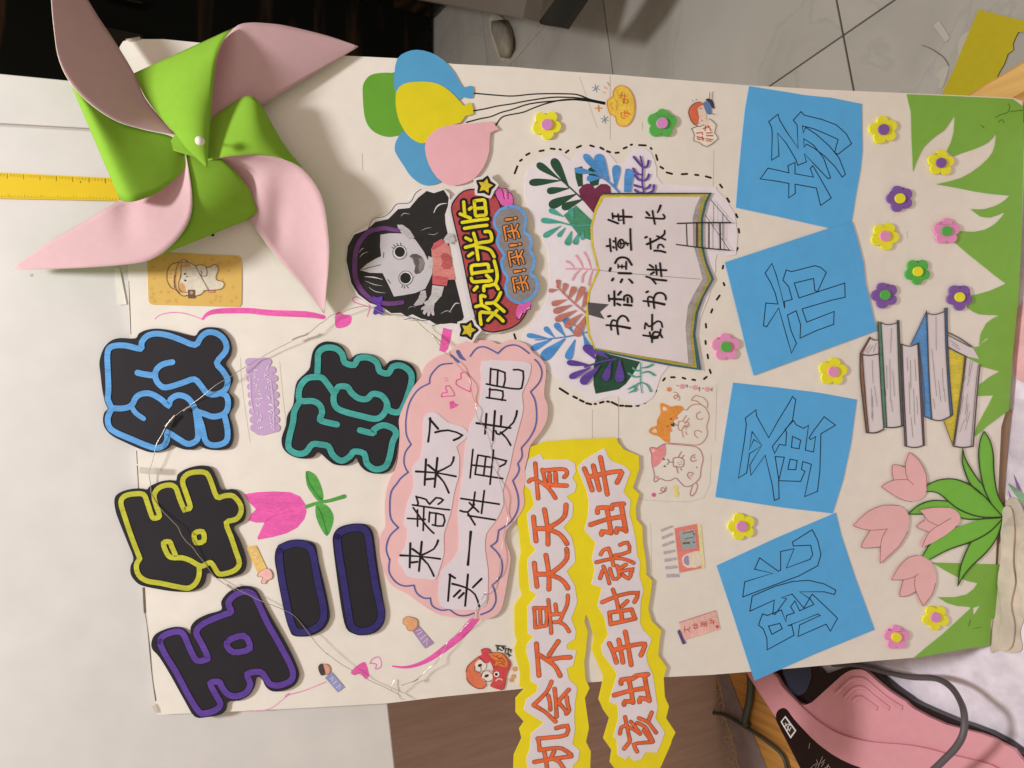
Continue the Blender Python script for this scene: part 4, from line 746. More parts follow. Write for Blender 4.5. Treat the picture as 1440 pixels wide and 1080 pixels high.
PG('hair', [G5('35,600 45,500 90,420 180,385 240,330 330,310 400,240 480,232 515,190 540,160 600,112 650,128 720,105 755,160 748,220 728,280 732,340 745,400 770,560 800,740 840,900 862,1000 835,1050 770,1042 720,1048 660,1048 620,1022 560,1010 500,980 460,995 420,970 350,972 290,930 200,900 120,840 70,760')], .1, (38, 36, 36))
g = Mesh()
for s in ('185,388 225,310 300,292 350,255 390,205 480,195 520,130 560,100', '620,1020 560,1022 500,1008 440,1018', '640,1060 700,1045 760,1040'): g.line(G5(s), .8, GH + .15, 4)
g.obj('ink_wave', m_pen, gi)
g = Mesh()
for s, w_ in (('650,265 670,225 700,205 740,200', 2.2), ('760,965 800,905 830,905', 1.6), ('420,290 440,270 480,275', .8), ('125,545 145,520 160,515', .7), ('130,580 150,555 190,540', .7), ('560,390 600,375 635,370', .5), ('610,415 650,420 680,405', .5), ('165,715 230,720 290,735', 1.6), ('170,745 230,770 290,780', .7), ('195,790 240,820 310,830', .8), ('700,975 740,955 775,965', .7), ('470,940 490,925 520,930', .5)): g.line(G5(s), [w_ * .4, w_, w_ * .3], GH + .25, 3)
g.obj('hair_highlights', mat('highlight_white', (206, 204, 206), 'ink', KM), gi)
PG('face', [G5('275,420 340,410 450,412 520,455 580,540 610,600 640,640 640,690 620,740 590,800 520,830 440,845 370,855 340,790 310,730 290,690 200,688 132,670 180,625 240,590 280,572 272,500')], .3, (192, 188, 194), 'card', k=1.2)
PG('ear', [G5('392,350 430,350 480,385 515,440 480,455 440,420 405,392'), G5('560,815 592,812 600,860 570,910 520,922 508,915 540,870')], .45, (182, 177, 180), k=1.16)
g = Mesh(); g.line(G5('140,668 200,650 275,632'), .8, GH + .5, 3); g.line(G5('298,545 296,580'), .7, GH + .5)
g.line(G5('325,735 345,762'), .8, GH + .5)
for s in ('385,510 365,490', '375,520 355,508', '400,500 388,482', '420,495 415,478', '430,775 425,792', '445,780 442,798', '460,778 470,795', '505,720 512,715'): g.line(G5(s), .8, GH + .5)
g.line(G5(circ(410, 545, 50, 18)), .5, GH + .5, 1, False); g.line(G5(circ(452, 725, 50, 18)), .5, GH + .5, 1, False)
g.obj('lashes_and_lines', m_pen, gi)
PG('eye_white', [G5(circ(412, 543, 44, 20)), G5(circ(454, 724, 44, 20))], .6, (214, 212, 214))
PG('pupil', [G5(circ(411, 541, 36, 20)), G5(circ(451, 725, 38, 20))], .7, (34, 33, 34), 'ink')
PG('mouth', [G5('478,572 500,555 530,555 565,575 585,620 575,665 550,692 522,698 512,680 520,640 510,600')], .6, (92, 86, 88))
PG('tongue', [G5('540,585 570,585 584,620 576,660 552,688 540,650 550,620'), G5('480,575 500,590 515,640 512,600 498,575')], .7, (128, 120, 122))
g = Mesh(); g.line(G5('400,392 360,384 300,375 240,385 200,398 160,430 130,470 105,530 95,600 95,680 105,740 135,800 180,850 230,888 290,900 350,905 430,896'), [5.5, 6.5, 7, 7, 6.5, 6], GH + .8, 4)
g.obj('headband', mat('headband_purple', (104, 60, 120), 'marker', KM), gi)
g = Mesh(); g.fill(G5('218,850 255,862 288,852 290,880 280,900 250,902 225,890'), GH + 1.2); g.fill(G5('222,975 232,930 262,915 290,930 300,965 285,985 262,975 240,985'), GH + 1.2); g.fill(G5('240,895 272,895 278,922 250,925'), GH + 1.3); g.obj('bow', mat('bow_violet', (92, 58, 160), 'marker', KM), gi)
PG('neck', [G5('610,570 640,580 648,620 640,660 615,655')], .55, (186, 182, 184), k=1.16)
PG('shirt', [G5('632,520 655,478 705,450 745,480 762,510 775,600 795,700 803,735 745,738 740,780 640,768 642,650')], .5, (204, 128, 124))
PG('sleeve', [G5('632,525 650,480 705,448 730,470 690,500 650,528'), G5('640,708 700,712 752,722 742,780 640,768')], .65, (190, 92, 98))
PG('shirt_heart', [G5('698,575 712,548 745,550 775,580 778,640 760,662 722,662 702,640 712,608')], .7, (176, 88, 88))
PG('arm', [G5('640,775 722,785 705,850 655,905 650,950 655,985 640,990 630,965 618,995 604,990 605,960 585,985 572,972 580,945 560,950 562,935 590,915 575,895 610,880 632,840')], .6, (190, 186, 188), k=1.16)
PG('hand', [G5('718,450 745,415 770,408 792,425 790,440 798,452 795,474 782,470 770,488 752,480 735,482')], 2.3, (190, 186, 188), k=1.16)
BAN = [(641, 279), (652, 269), (668, 266), (690, 270), (702, 285), (711, 320), (721, 360), (733, 400), (742, 428), (736, 447), (721, 460), (700, 466), (685, 466), (672, 455), (661, 415), (650, 360), (638, 310), (635, 291)]
BW = [(638, 275), (652, 265), (668, 263), (680, 280), (674, 471), (665, 460), (655, 419), (644, 360), (633, 310), (630, 290)]
PG('banner_edge', [BW], .9, (206, 203, 206), 'paper', n=2)
g = Mesh().fill(BAN, GH + 1.5, .5, n=3); g.obj('banner', mat('banner_red', (172, 72, 78), 'marker', KM), gi)
g = Mesh(); g.line(BAN, 1.7, GH + 1.6, 3, True, True); g.obj('banner_outline', m_pen, gi)
YC = [[(H1, '120,440 128,540 140,640'), (H1, '70,608 150,640 215,668'), (H1, '200,542 228,520'), (H1, '268,425 350,415 412,420 425,520 432,615 350,630 292,632 278,540 268,425'), (H1, '275,535 430,520'), (H1, '100,728 280,700 458,678'), (H1, '132,812 300,785 448,768')],
      [(H1, '260,880 280,950 300,1010'), (H1, '420,858 485,860 510,920 505,985 400,1005 290,1025'), (H1, '150,945 222,980'), (H1, '145,1078 300,1040'), (H1, '290,1020 310,1150 325,1250'), (H2, '190,118 248,78'), (H2, '300,-10 420,10 500,45 550,130')],
      [(H2, '240,375 232,262 350,245 455,238 470,290'), (H2, '250,362 400,342 520,328'), (H2, '228,432 255,482 380,475 505,462 440,388'), (H2, '550,190 585,330 590,440 560,515'), (H2, '405,610 408,545 480,535 560,520 608,585'), (H2, '268,598 310,552')],
      [(H2, '420,690 362,682 372,800'), (H2, '290,832 380,815 480,872'), (H2, '440,785 540,775 600,720 640,635'), (H2, '545,775 620,840 690,900'), (H2, '365,1080 352,922 430,915 515,918'), (H2, '460,1025 530,950 590,885'), (H2, '570,945 620,980 675,1035')]]
g = Mesh()
for ch in YC:
    for z, s in ch: g.line(z(s), 11.5, GH + 1.8, 3)
g.obj('lettering_shadow', m_pen, gi)
for ch in YC:
    g = Mesh()
    for z, s in ch: g.line(z(s), 4.6, GH + 2.3, 3)
    g.obj('character', mat('letter_yellow', (226, 212, 36), 'marker', KM), gi)
CL = [(716, 291), (728, 292), (736, 299), (739, 310), (737, 325), (744, 332), (747, 343), (745, 352), (751, 362), (750, 375), (746, 384), (754, 393), (755, 406), (748, 418), (735, 425), (724, 424), (714, 416), (711, 403), (714, 391), (708, 381), (705, 368), (709, 359), (702, 348), (699, 338), (702, 327), (696, 318), (696, 305), (704, 295)]
Mesh().fill(CL, GH + 2.0, .5, n=3).obj('buy_cloud', mat('cloud_grey', (136, 130, 132), 'ink', KM), gi)
g = Mesh(); g.line(CL, 4.0, GH + 2.1, 3, True, True); g.obj('cloud_edge', mat('cloud_blue', (98, 158, 220), 'marker', KM), gi)
for dx, dy in ((0, 0), (6.5, 36.4), (12.4, 72.8)):
    S = [[(708.5 + dx, 318.5 + dy), (710, 328 + dy) if 0 else (711.8 + dx, 337.5 + dy)], [(708.5 + dx, 318.5 + dy), (713.5 + dx, 318 + dy)], [(713.5 + dx, 326 + dy), (726 + dx, 324 + dy), (730 + dx, 333.5 + dy)], [(719 + dx, 316 + dy), (723.5 + dx, 335.5 + dy)], [(728 + dx, 316 + dy), (724 + dx, 325 + dy)], [(715 + dx, 330 + dy), (718 + dx, 333.5 + dy)]]
    EX_ = [[(711.5 + dx, 309 + dy), (720 + dx, 308 + dy)]]; EX2 = [[(724 + dx, 306.8 + dy), (725 + dx, 306.6 + dy)]]
    g = Mesh()
    for s in S: g.line(s, 4.8, GH + 2.3, 3)
    g.line(EX_[0], [6.4, 5.2], GH + 2.3); g.line(EX2[0], 5.8, GH + 2.3); g.obj('lettering_shadow', m_pen, gi)
    g = Mesh()
    for s in S: g.line(s, 2.5, GH + 2.6, 3)
    g.line(EX_[0], [4, 2.6], GH + 2.6); g.line(EX2[0], 3.6, GH + 2.6); g.obj('character', mat('letter_orange', (224, 140, 72), 'marker', KM), gi)
g = Mesh(); g.fill(H1('565,262 580,240 615,236 648,255 670,290 680,258 705,250 735,270 745,310 775,305 800,330 820,400 815,500 700,502 645,470 590,380'), GH + 1.75, .6); g.obj('wing', mat('wing_pink', (214, 100, 178), 'marker', KM), gi); g = Mesh(); g.fill(H2('900,790 975,768 1052,752 1066,820 1050,868 1015,872 985,925 950,925 915,1005 880,1008 862,975 858,880'), GH + 1.75, .6); g.obj('wing', mat('wing_pink', (214, 100, 178), 'marker', KM), gi)
g = Mesh(); g.line(H1('565,262 580,240 615,236 648,255 672,300 690,400'), .8, GH + 1.9, 3); g.line(H1('680,258 705,250 738,275 745,400'), .8, GH + 1.9, 3); g.line(H1('750,305 790,320 818,400 812,500'), .8, GH + 1.9, 3); g.line(H2('1066,800 1056,868 1015,875 985,930 950,925 915,1005 880,1010 862,975'), .9, GH + 1.9, 3); g.obj('wing_lines', m_pen, gi)
g = Mesh(); g.line(H1('705,300 710,380'), .8, GH + 2); g.line(H1('690,265 700,262'), 1.2, GH + 2); g.line(H2('1010,865 1050,845'), .9, GH + 2); g.line(H2('905,975 935,930'), .9, GH + 2); g.obj('wing_glints', mat('highlight_white', (206, 204, 206), 'ink'), gi)
for x, y, ro in ((682.5, 261.5, -1.35), (658.6, 464, -1.25)):
    g = Mesh().fill(star(x, y, 19, ro, .76), GH + 3.0, 1.0, n=2); g.obj('star_base', MATS['cutout_white'], gi)
    Mesh().fill(star(x, y, 15.2, ro, .68), GH + 3.15, n=2).obj('star_outline', m_pen, gi)
    Mesh().fill(star(x, y, 11, ro, .52), GH + 3.3).obj('star', mat('star_gold', (206, 186, 52), 'marker', KM), gi)
# ================================================================== grass, leaves, tulips, books
mg = mat('grass_paper', (114, 160, 64), 'card', 1.42)
GR1 = pts('1275,132.5 1350,135.5 1424,139 1439,150 1439,240 1437,330 1432,420 1424,500 1420,560 1419,577 1405,587 1390,598 1370,615 1374,600 1380,588 1390,570 1397,556 1375,557 1365,562 1378,541 1392,530 1406,522.5 1390,518 1375,514 1362,508 1357,502 1349,484 1355,488 1362,490 1370,489 1377,487 1385,480 1392,475 1386,476 1377,485.5 1379,470 1387,455 1396,448 1406,443.5 1390,443 1377,442 1368,438 1360,432 1362,417 1376,413.5 1392,409 1415,399 1400,388 1380,372 1360,356 1342,340 1344,330 1348,325 1370,326 1385,323 1393,319 1400,314.5 1408,306 1414,297.5 1403,302.5 1392,306 1385,305.5 1379,304.5 1372,299.5 1365,294 1376,294.5 1385,294 1397,290.5 1407,286 1414,281 1420,275 1396,273 1372,269.5 1345,264 1317,259 1326,257 1335,255 1352,250 1366,242.5 1379,233 1390,222.5 1396,214 1399,205 1401.5,185 1399,190 1396,194 1390,200 1384,203.5 1375,207.5 1366,211 1352,215.5 1341,220 1332,211 1337,201 1341,187 1343,161 1338,169 1332,178 1327,184 1318,190 1309,197 1299,207 1292,220 1288,230 1284,241 1283,215 1282,195 1281.5,170 1281,157 1278,145')
Mesh().fill(GR1, .75, .5).obj('grass_strip', mg, None, 'long green paper grass strip along the right end of the poster', 'paper grass', 'paper grass pieces')
zg = Z(1240, 780, 7.2)
GR2 = zg('510,80 800,88 1000,95 1188,100 1187,400 1183,600 1105,660 1095,920 800,960 600,1000 320,1050 450,940 600,820 760,675 905,540 880,530 760,520 660,490 570,432 740,432 860,405 930,350 972,290 870,268 770,230 640,160')
Mesh().fill(GR2, .7, .5, holes=[]).obj('grass_corner', mg, None, 'green paper grass corner piece under the lowest tulip', 'paper grass', 'paper grass pieces')
g = Mesh(); g.line(zg('880,720 900,660'), .9, .9); g.line(zg('930,750 1010,735'), .6, .9)
for s in ('1400,165 1408,161 1417,158 1420,150 1418,146', '1404,172 1409,168 1412,173', '1420,157 1438,155', '1380,176 1384,180'): g.line(pts(s), 1.0, .9, 2)
g.obj('grass_smudges', mat('smudge_green', (66, 112, 44), 'ink', 1.2), po)
Mesh().fill(zg('927,540 990,520 930,610'), .95, .1).obj('paper_chip', m_paper, None, 'tiny white sliver showing on the green grass corner piece', 'paper chip')
T12 = Z(1080, 540, 4)
zb = Z(1180, 420, 5.538)
lp = empty('tulip_leaves', 1355, 715, 'bunch of seven pointed green paper leaves with black outlines at the right edge', 'paper leaves')
LV = ['890,572 960,540 1050,535 1140,570 1215,630 1270,690 1322,748 1215,750 1130,730 1050,690 960,615 893,605', '1095,358 1110,420 1150,490 1195,555 1225,610 1260,680 1230,650 1200,620 1140,565 1110,500 1090,430', '1215,265 1250,320 1268,400 1272,500 1292,620 1335,700 1322,748 1260,680 1220,600 1195,500 1185,400 1195,320',
      '788,732 850,680 930,655 1010,660 1100,715 1210,752 1130,765 1000,745 900,736', '870,965 920,890 1000,830 1100,795 1210,760 1322,752 1250,830 1150,885 1020,930 910,987', '1322,755 1290,860 1230,945 1150,1020 1100,1080 1068,1137 1085,1020 1130,910 1150,885 1250,830']
for i, s in enumerate(LV):
    m = Mesh(); m.fill(T12(s), 1.3 + .12 * i, .3, n=3); m.obj('leaf', mat('leaf_paper', (106, 168, 60), 'card', 1.42), lp)
g = Mesh()
for i, s in enumerate(('890,572 960,540 1050,535 1140,570 1215,630 1270,690 1322,748', '893,605 960,615 1050,690 1130,730 1215,750 1322,748', '1095,358 1110,420 1150,490 1195,555', '1096,362 1092,430 1110,500 1140,565 1200,620', '1215,265 1250,320 1268,400 1272,500 1292,620 1335,700', '1215,265 1193,320 1185,400 1195,500 1220,600 1260,680', '788,732 850,680 930,655 1010,660', '788,732 880,732', '1080,750 1140,762 1322,752', '870,965 920,890 1000,830 1060,800', '910,987 1020,930 1150,885 1250,830 1322,754', '1150,885 1130,910 1085,1020 1068,1137', '1068,1137 1100,1080 1150,1020 1230,945 1290,860 1322,755')):
    g.line(T12(s), [1.2, 1.8, 1.4], 2.2, 3)
g.obj('leaf_outlines', mat('leaf_ink', (52, 62, 34), 'ink'), lp)
def tulip(z, out, inn, lab, h_):
    P = z(out); t = thing_at('paper_tulip', P, lab, 'paper tulip', 'pink paper tulips')
    Mesh().fill(P, h_, .5, n=2).obj('petals', mat('tulip_pink', (218, 162, 164), 'card', 1.44), t)
    g = Mesh()
    for s in inn: g.line(z(s), .75, h_ + .08, 2)
    g.obj('petal_lines', mat('petal_line', (142, 84, 92), 'ink', 1.2), t)
tulip(T12, '796,384 850,430 890,510 893,590 870,640 810,663 740,645 638,578 665,558 708,545 698,500 703,455 740,458 772,470 778,420', ['638,578 690,545 740,538 785,538', '708,542 698,500 703,455 740,458 772,470', '796,384 775,440 775,500 790,540 820,565', '638,578 740,645 810,663', '796,384 850,430 890,510 893,590'], 'pink paper tulip below the books drawing, topmost of the four', 2.2)
tulip(T12, '480,795 560,720 650,682 740,685 790,735 785,830 740,910 680,970 630,1010 628,960 633,918 575,920 525,918 545,870 575,825 520,815', ['480,797 540,818 600,822 672,815', '575,825 545,870 525,918 575,922 632,915', '670,815 640,870 632,940 630,1010', '480,795 560,720 650,682 740,685', '630,1010 740,910 785,830'], 'largest pink paper tulip, pointing at the lowest blue card', 2.4)
tulip(T12, '850,710 930,695 1020,695 1075,730 1075,780 1000,850 865,920 878,870 905,832 870,818 835,800 885,765 880,735', ['850,710 880,740 900,770 955,795', '885,765 835,800 870,820 910,835', '1030,755 970,790 905,835 865,920', '850,710 930,695 1020,695'], 'smallest pink paper tulip lying on the green leaves', 2.8)
tulip(zg, '98,255 170,130 270,30 360,8 440,30 505,85 545,180 548,290 510,400 420,522 370,450 345,370 280,410 185,425 195,340 220,258', ['98,255 220,255 320,228 370,195', '218,258 195,340 185,425 280,410 345,370', '340,220 332,290 350,380 420,522', '98,255 170,130 270,30 360,8', '420,522 510,400 545,290'], 'pink paper tulip above the grass corner piece, lowest of the four', 2.2)
bs = empty('books_drawing', 1290, 500, 'coloured drawing of six upright books cut from paper beside the grass', 'paper drawing')
def PB(name, s, hh, col, kind='marker', k=1.36):
    return Mesh().fill(zb(s), hh, .0).obj(name, mat(name + '_%02x%02x' % (col[0], col[2]), col, kind, k), bs)
pg = (200, 192, 196)
PB('book_top', '238,298 262,318 305,322 306,430 240,440 185,425', 1.0, pg, 'paper'); PB('page_block', '178,436 240,440 306,430 325,700 345,1020 290,1042 230,1042 205,700', 1.0, pg, 'paper')
PB('brown_cover', '165,425 240,298 246,312 182,436 205,760 232,1046 210,1040 190,850 164,600', 1.1, (142, 104, 88))
PB('page_block', '328,190 380,203 450,192 470,600 500,988 430,1002 368,1002 345,600', 1.15, pg, 'paper'); PB('green_cover', '302,178 326,180 345,500 372,1002 348,1010 322,640', 1.3, (84, 130, 110)); PB('green_cover', '450,170 466,168 480,500 502,985 486,990 466,600', 1.3, (92, 120, 106))
PB('blue_cover', '682,95 690,300 700,600 722,940 662,912 640,600 610,345 555,362 620,230', 1.1, (84, 136, 190)); PB('page_block', '688,115 760,122 820,100 832,300 850,600 872,910 790,948 722,940 700,500', 1.2, pg, 'paper'); PB('blue_cover', '820,72 842,70 845,300 860,600 886,900 866,916 850,700 830,350', 1.35, (86, 126, 172))
PB('yellow_cover', '848,390 980,450 962,620 930,850 888,1149 855,1060 815,955 870,925 886,890 860,600', 1.0, (194, 178, 62)); PB('book_top', '846,285 1040,378 1090,470 995,450 846,378', 1.05, pg, 'paper'); PB('page_block', '990,458 1100,512 1075,750 1045,1149 960,1155 898,1140 935,850', 1.1, pg, 'paper')
PB('page_block', '482,352 560,370 612,358 640,750 662,1145 590,1158 520,1150 500,700', 1.4, pg, 'paper'); PB('purple_cover', '480,352 492,360 505,700 528,1150 512,1145 492,700', 1.5, (128, 96, 132)); PB('maroon_cover', '610,350 622,345 650,800 666,1140 655,1146 634,800', 1.5, (130, 96, 118))
g = Mesh()
for s, w_ in (('165,425 240,298', 1.6), ('240,298 262,320 305,322', 1.3), ('178,436 240,442 306,430', 1.5), ('164,430 164,600 190,850 212,1042', 1.5), ('182,436 205,760 232,1044', 1.2), ('212,1042 260,1046 300,1040 348,1018', 1.9), ('302,178 322,640 348,1008', 1.3), ('326,182 345,500 372,1000', 1.2), ('328,190 380,203 450,190', 1.2), ('452,168 466,600 486,990', 1.3), ('466,168 480,500 502,985', 1.3), ('368,1002 430,1004 500,988', 1.7),
    ('482,352 520,366 560,370 625,345', 1.3), ('480,352 492,700 512,1145', 1.2), ('492,362 505,700 528,1150', 1), ('612,355 634,800 655,1146', 1.2), ('622,345 650,800 666,1140', 1.2), ('512,1147 590,1160 666,1140', 1.6),
    ('682,95 620,230 555,362', .9), ('682,95 690,300 700,600 722,940', 1.6), ('688,115 750,124 820,100', 1.2), ('822,75 830,350 850,700 868,916', 1.3), ('842,70 845,300 860,600 886,900', 1.5), ('662,915 720,940', 1.3), ('722,940 790,950 868,916 886,900', 1.6), ('620,345 662,700 668,905', .8),
    ('846,262 940,310 1040,378', 1.6), ('848,285 1020,375', .9), ('848,375 920,415 995,452', 1.4), ('980,450 962,620 930,850 888,1149', 1.4), ('990,458 972,620 942,850 898,1140', 1.2), ('815,955 855,1060 888,1149', .9), ('1098,512 1075,750 1045,1149', 1.6), ('1085,512 1060,750 1028,1150', .8), ('888,1149 960,1160 1045,1149', 1.7)):
    g.line(zb(s), w_, 1.7, 3)
g.obj('ink_outlines', mat('grey_ink', (78, 72, 72), 'ink', 1.1), bs)
g = Mesh(); random.seed(3)
for s in ('245,360 205,415', '265,365 222,425', '290,345 268,415', '258,480 265,660', '250,700 262,950', '275,680 298,840', '262,760 255,930', '408,230 402,420', '370,520 375,700', '395,470 400,800', '418,560 432,760', '350,620 365,760', '408,790 416,880', '530,460 535,560', '555,480 560,700', '590,470 600,640', '545,650 552,900', '580,700 590,980', '605,760 612,900', '560,920 575,1080', '755,140 757,400', '722,390 740,560', '735,520 760,760', '775,640 792,800', '805,540 812,720', '735,780 748,860', '820,700 826,800', '865,325 930,370', '880,355 940,395', '1022,480 1010,600', '1040,490 1000,680', '985,600 975,640', '970,760 945,900', '1000,740 985,900', '975,940 940,1040', '1005,820 990,960', '1020,880 985,1020'):
    g.line(zb(s), .45, 1.75, 0)
g.obj('page_lines', mat('grey_ink', (78, 72, 72), 'ink'), bs, kind='stuff')
# ================================================================== stickers
Zc = Z(200, 345, 10)
cs = empty('cat_sticker', 273, 395, 'mustard yellow rectangular sticker of a white cat in a sun hat', 'sticker', 'animal stickers')
Mesh().fill(Zc('72,160 90,120 140,100 380,105 800,125 1340,145 1385,170 1398,220 1400,500 1395,820 1370,862 1320,866 800,852 150,835 110,820 88,780 78,500'), .7, .4).obj('card', mat('mustard', (214, 176, 94), 'card', 1.12), cs)
def PC(par, z, name, polys, hh, col, kind='ink', k=KM, n=3):
    for i, p in enumerate(polys):
        m = Mesh(); m.eps = i * .02; m.fill(z(p), hh, n=n); o = m.obj(name, mat(name + '_s%02x%02x%02x' % col, col, kind, k), par)
    return o
def LC(par, z, name, ls, w_, hh, col, sm=3):
    g = Mesh()
    for s in ls:
        ww = w_
        if isinstance(s, tuple): s, ww = s
        g.line(z(s), ww, hh, sm)
    return g.obj(name, mat(name + '_s%02x%02x%02x' % col, col, 'ink', 1.1), par)
m = Mesh(); random.seed(5)
for i in range(42):
    x, y = random.uniform(130, 1340), random.uniform(160, 820); m.eps = i * .002; m.fill(Zc(circ(x, y, 22, 10)), .75)
m.obj('printed_spots', mat('mustard_spot', (206, 166, 84), 'card', 1.1), cs, kind='stuff')
PC(cs, Zc, 'hat', ['345,420 365,330 420,265 520,235 580,200 640,235 560,330 520,500 520,640 620,690 580,715 520,680 470,620 400,590 355,520'], .9, (216, 176, 110))
PC(cs, Zc, 'body', ['545,300 560,250 640,235 750,290 800,275 870,285 905,312 960,300 1010,272 1052,290 1068,350 1040,420 1045,485 1130,510 1150,560 1110,610 1020,628 930,632 870,630 820,690 740,715 640,700 560,655 515,600 515,520 540,420'], 1.0, (206, 196, 180))
PC(cs, Zc, 'patches', ['550,300 570,260 640,250 680,290 600,310', '515,540 560,530 600,590 610,660 540,640'], 1.1, (208, 150, 90), n=2)
LC(cs, Zc, 'brown_lines', ['345,420 365,330 420,265 520,240', '345,420 350,500 400,590 470,625 520,680 580,715 640,700', ('455,420 445,500 455,600', 1.0), '548,240 545,330 540,440 510,520 515,600 560,655 640,662', '520,240 480,330 462,450 470,600 520,670', '520,235 580,200 635,228 555,245', '560,245 640,238 750,290', '750,290 800,275 870,285 905,330 905,420 860,432 820,430', '905,312 960,300 1010,272 1052,290 1068,350 1040,420 1045,485 1130,510 1150,560 1110,610 1020,628 880,632', '880,630 820,690 740,715', '750,290 820,430 930,630', '810,355 835,380 820,425'], .75, 1.3, (92, 62, 50))
PC(cs, Zc, 'face_marks', [circ(600, 403, 14, 10), circ(602, 493, 14, 10), circ(628, 440, 9, 8), circ(390, 405, 6, 8), circ(390, 452, 6, 8)], 1.4, (60, 46, 42), n=0)
PC(cs, Zc, 'camera', ['640,625 740,625 740,745 645,745'], 1.4, (104, 78, 66), n=0); PC(cs, Zc, 'camera_lens', [circ(692, 665, 24, 12)], 1.5, (180, 140, 110), n=0)
LC(cs, Zc, 'pink_purse', ['910,640 1010,640 1000,662 925,660'], .9, 1.4, (190, 110, 120))
# lavender text sticker
ts = empty('lavender_sticker', 368, 556, 'lavender scalloped sticker strip with tiny white lettering', 'sticker')
P = []; N_ = 9
for k in range(N_):
    y = 509 + k * 11.6; bx = 350.5 + k * .9
    P += [(bx - 6.2 * math.cos(q) , y + 5.6 * math.sin(q)) for q in (-1.35, -.8, -.3, .3, .8, 1.35)]
P += [(362, 611.5), (369, 612.5)]
for k in range(N_ - 1, -1, -1):
    y = 509 + k * 11.6; bx = 381 + k * .9 - (5 if k < 1 else 0); rr_ = 8 if k in (2, 4) else 6
    P += [(bx + rr_ * math.cos(q), y + 5.6 * math.sin(q)) for q in (1.35, .8, .3, -.3, -.8, -1.35)]
P += [(370, 502.5), (364, 504), (358, 503.5)]
Mesh().fill(P, .6, .3).obj('strip', mat('lavender_print', (190, 160, 200), 'paper', 1.15), ts)
g = Mesh(); random.seed(11)
for col_, x0, y0, n_ in ((0, 355, 517, 9), (1, 371, 513, 9)):
    for k in range(n_):
        x, y = x0 + k * 1.0, y0 + k * 10.2
        for q in range(3):
            a, b = random.uniform(0, 6), random.uniform(0, 6); g.line([(x + a, y + b), (x + a + random.uniform(-1, 4.5), y + b + random.uniform(-3, 3))], 1.05, .7, 0)
g.line(pts('351,530 352,560 356,580'), .5, .7); g.line(pts('380,534 384,570 385,606'), .5, .7)
g.obj('white_lettering', mat('white_print', (240, 230, 240), 'ink', 1.1), ts, kind='stuff')
# small name strips
def strip_(x, y, z, rect, col, hd, hcol, lab, marks, extra=None):
    t = empty('name_strip', x, y, lab, 'sticker', 'small animal name strips')
    PC(t, z, 'strip', [rect], .7, col, n=0, k=1.1); PC(t, z, 'animal', hd, .9, hcol, n=3, k=1.1)
    LC(t, z, 'animal_lines', [' '.join(hd_ for hd_ in [h0]) + ' ' + h0.split()[0] for h0 in hd if isinstance(h0, str)], .55, 1.0, (150, 96, 84))
    LC(t, z, 'white_letters', marks, .8, .85, (236, 226, 232), 0)
    if extra: extra(t)
z8 = Z(330, 740, 10)
strip_(367, 790, z8, '165,310 185,285 290,270 310,290 450,590 380,640 320,655', (232, 194, 110), ['312,690 340,650 400,610 480,600 530,670 520,735 455,765 430,805 385,808 370,780 395,720 330,710'], (232, 182, 176), 'orange name strip with a pink bear beside the yellow green letter', ['225,340 270,335 240,360', '265,390 310,375', '280,430 320,415 290,450', '310,500 350,490', '330,560 370,545 350,580'])
z9 = Z(360, 810, 4)
strip_(588, 888, z9, '876,305 908,272 1000,378 950,408', (170, 140, 184), ['828,242 850,228 875,232 905,245 908,285 880,308 855,305 842,280 826,265'], (226, 168, 124), 'lilac name strip with an orange bear below the pink bubble', ['900,310 930,300', '910,330 935,310', '925,355 955,330', '940,375 965,350 960,385'])
strip_(465, 952, z9, '388,572 425,540 498,625 460,655', (146, 150, 198), ['365,500 395,495 415,515 415,545 392,555 375,530'], (222, 160, 138), 'blue name strip with a cow beside the pink heart', ['415,580 435,565 430,590', '435,605 455,590', '450,630 475,610 470,635'], lambda t: PC(t, z9, 'cow_head', ['352,505 372,492 382,520 388,550 368,560 352,530'], 1.2, (70, 64, 66)))
# smiling yellow face sticker and its snowflakes
z7 = Z(820, 110, 7.06)
fs = empty('smile_sticker', 872, 149, 'yellow cloud shaped face sticker with orange characters and snowflakes at the balloon string knot', 'sticker')
FP = '235,260 245,215 295,180 298,135 330,88 385,72 445,100 492,170 512,250 508,340 488,410 440,465 380,476 335,445 315,375 265,350'
PC(fs, z7, 'face', [FP], .7, (238, 196, 78), k=1.15)
LC(fs, z7, 'orange_lines', [FP + ' 235,260', ('320,215 338,250 330,320', .9), '275,250 270,270', '280,285 290,300'], 1.3, .9, (226, 148, 76))
LC(fs, z7, 'character', ['350,165 425,180', '385,140 375,185 355,190', '385,200 440,215 440,245 400,240', '412,155 405,240', '395,215 398,250'], 1.1, 1.0, (222, 112, 60)); LC(fs, z7, 'character', ['375,340 380,390 415,400', '380,345 455,345 455,365 ', '410,320 412,360', '435,320 435,360', '400,370 440,385'], 1.1, 1.0, (222, 112, 60))
def flake(x, y, r): return [f'{x + r * math.cos(a):.0f},{y + r * math.sin(a):.0f} {x - r * math.cos(a):.0f},{y - r * math.sin(a):.0f}' for a in (0.3, 1.35, 2.4)]
LC(fs, z7, 'snowflakes', flake(125, 100, 38) + flake(215, 410, 38), .9, .4, (120, 146, 178), 0)
LC(fs, z7, 'sparkles', [('190,135 220,145', 1), ('210,85 235,105', 1), ('240,40 260,72', 1), ('120,297 185,297', 1.6), ('150,270 155,328', 1.6)], 1, .4, (222, 152, 84), 0)
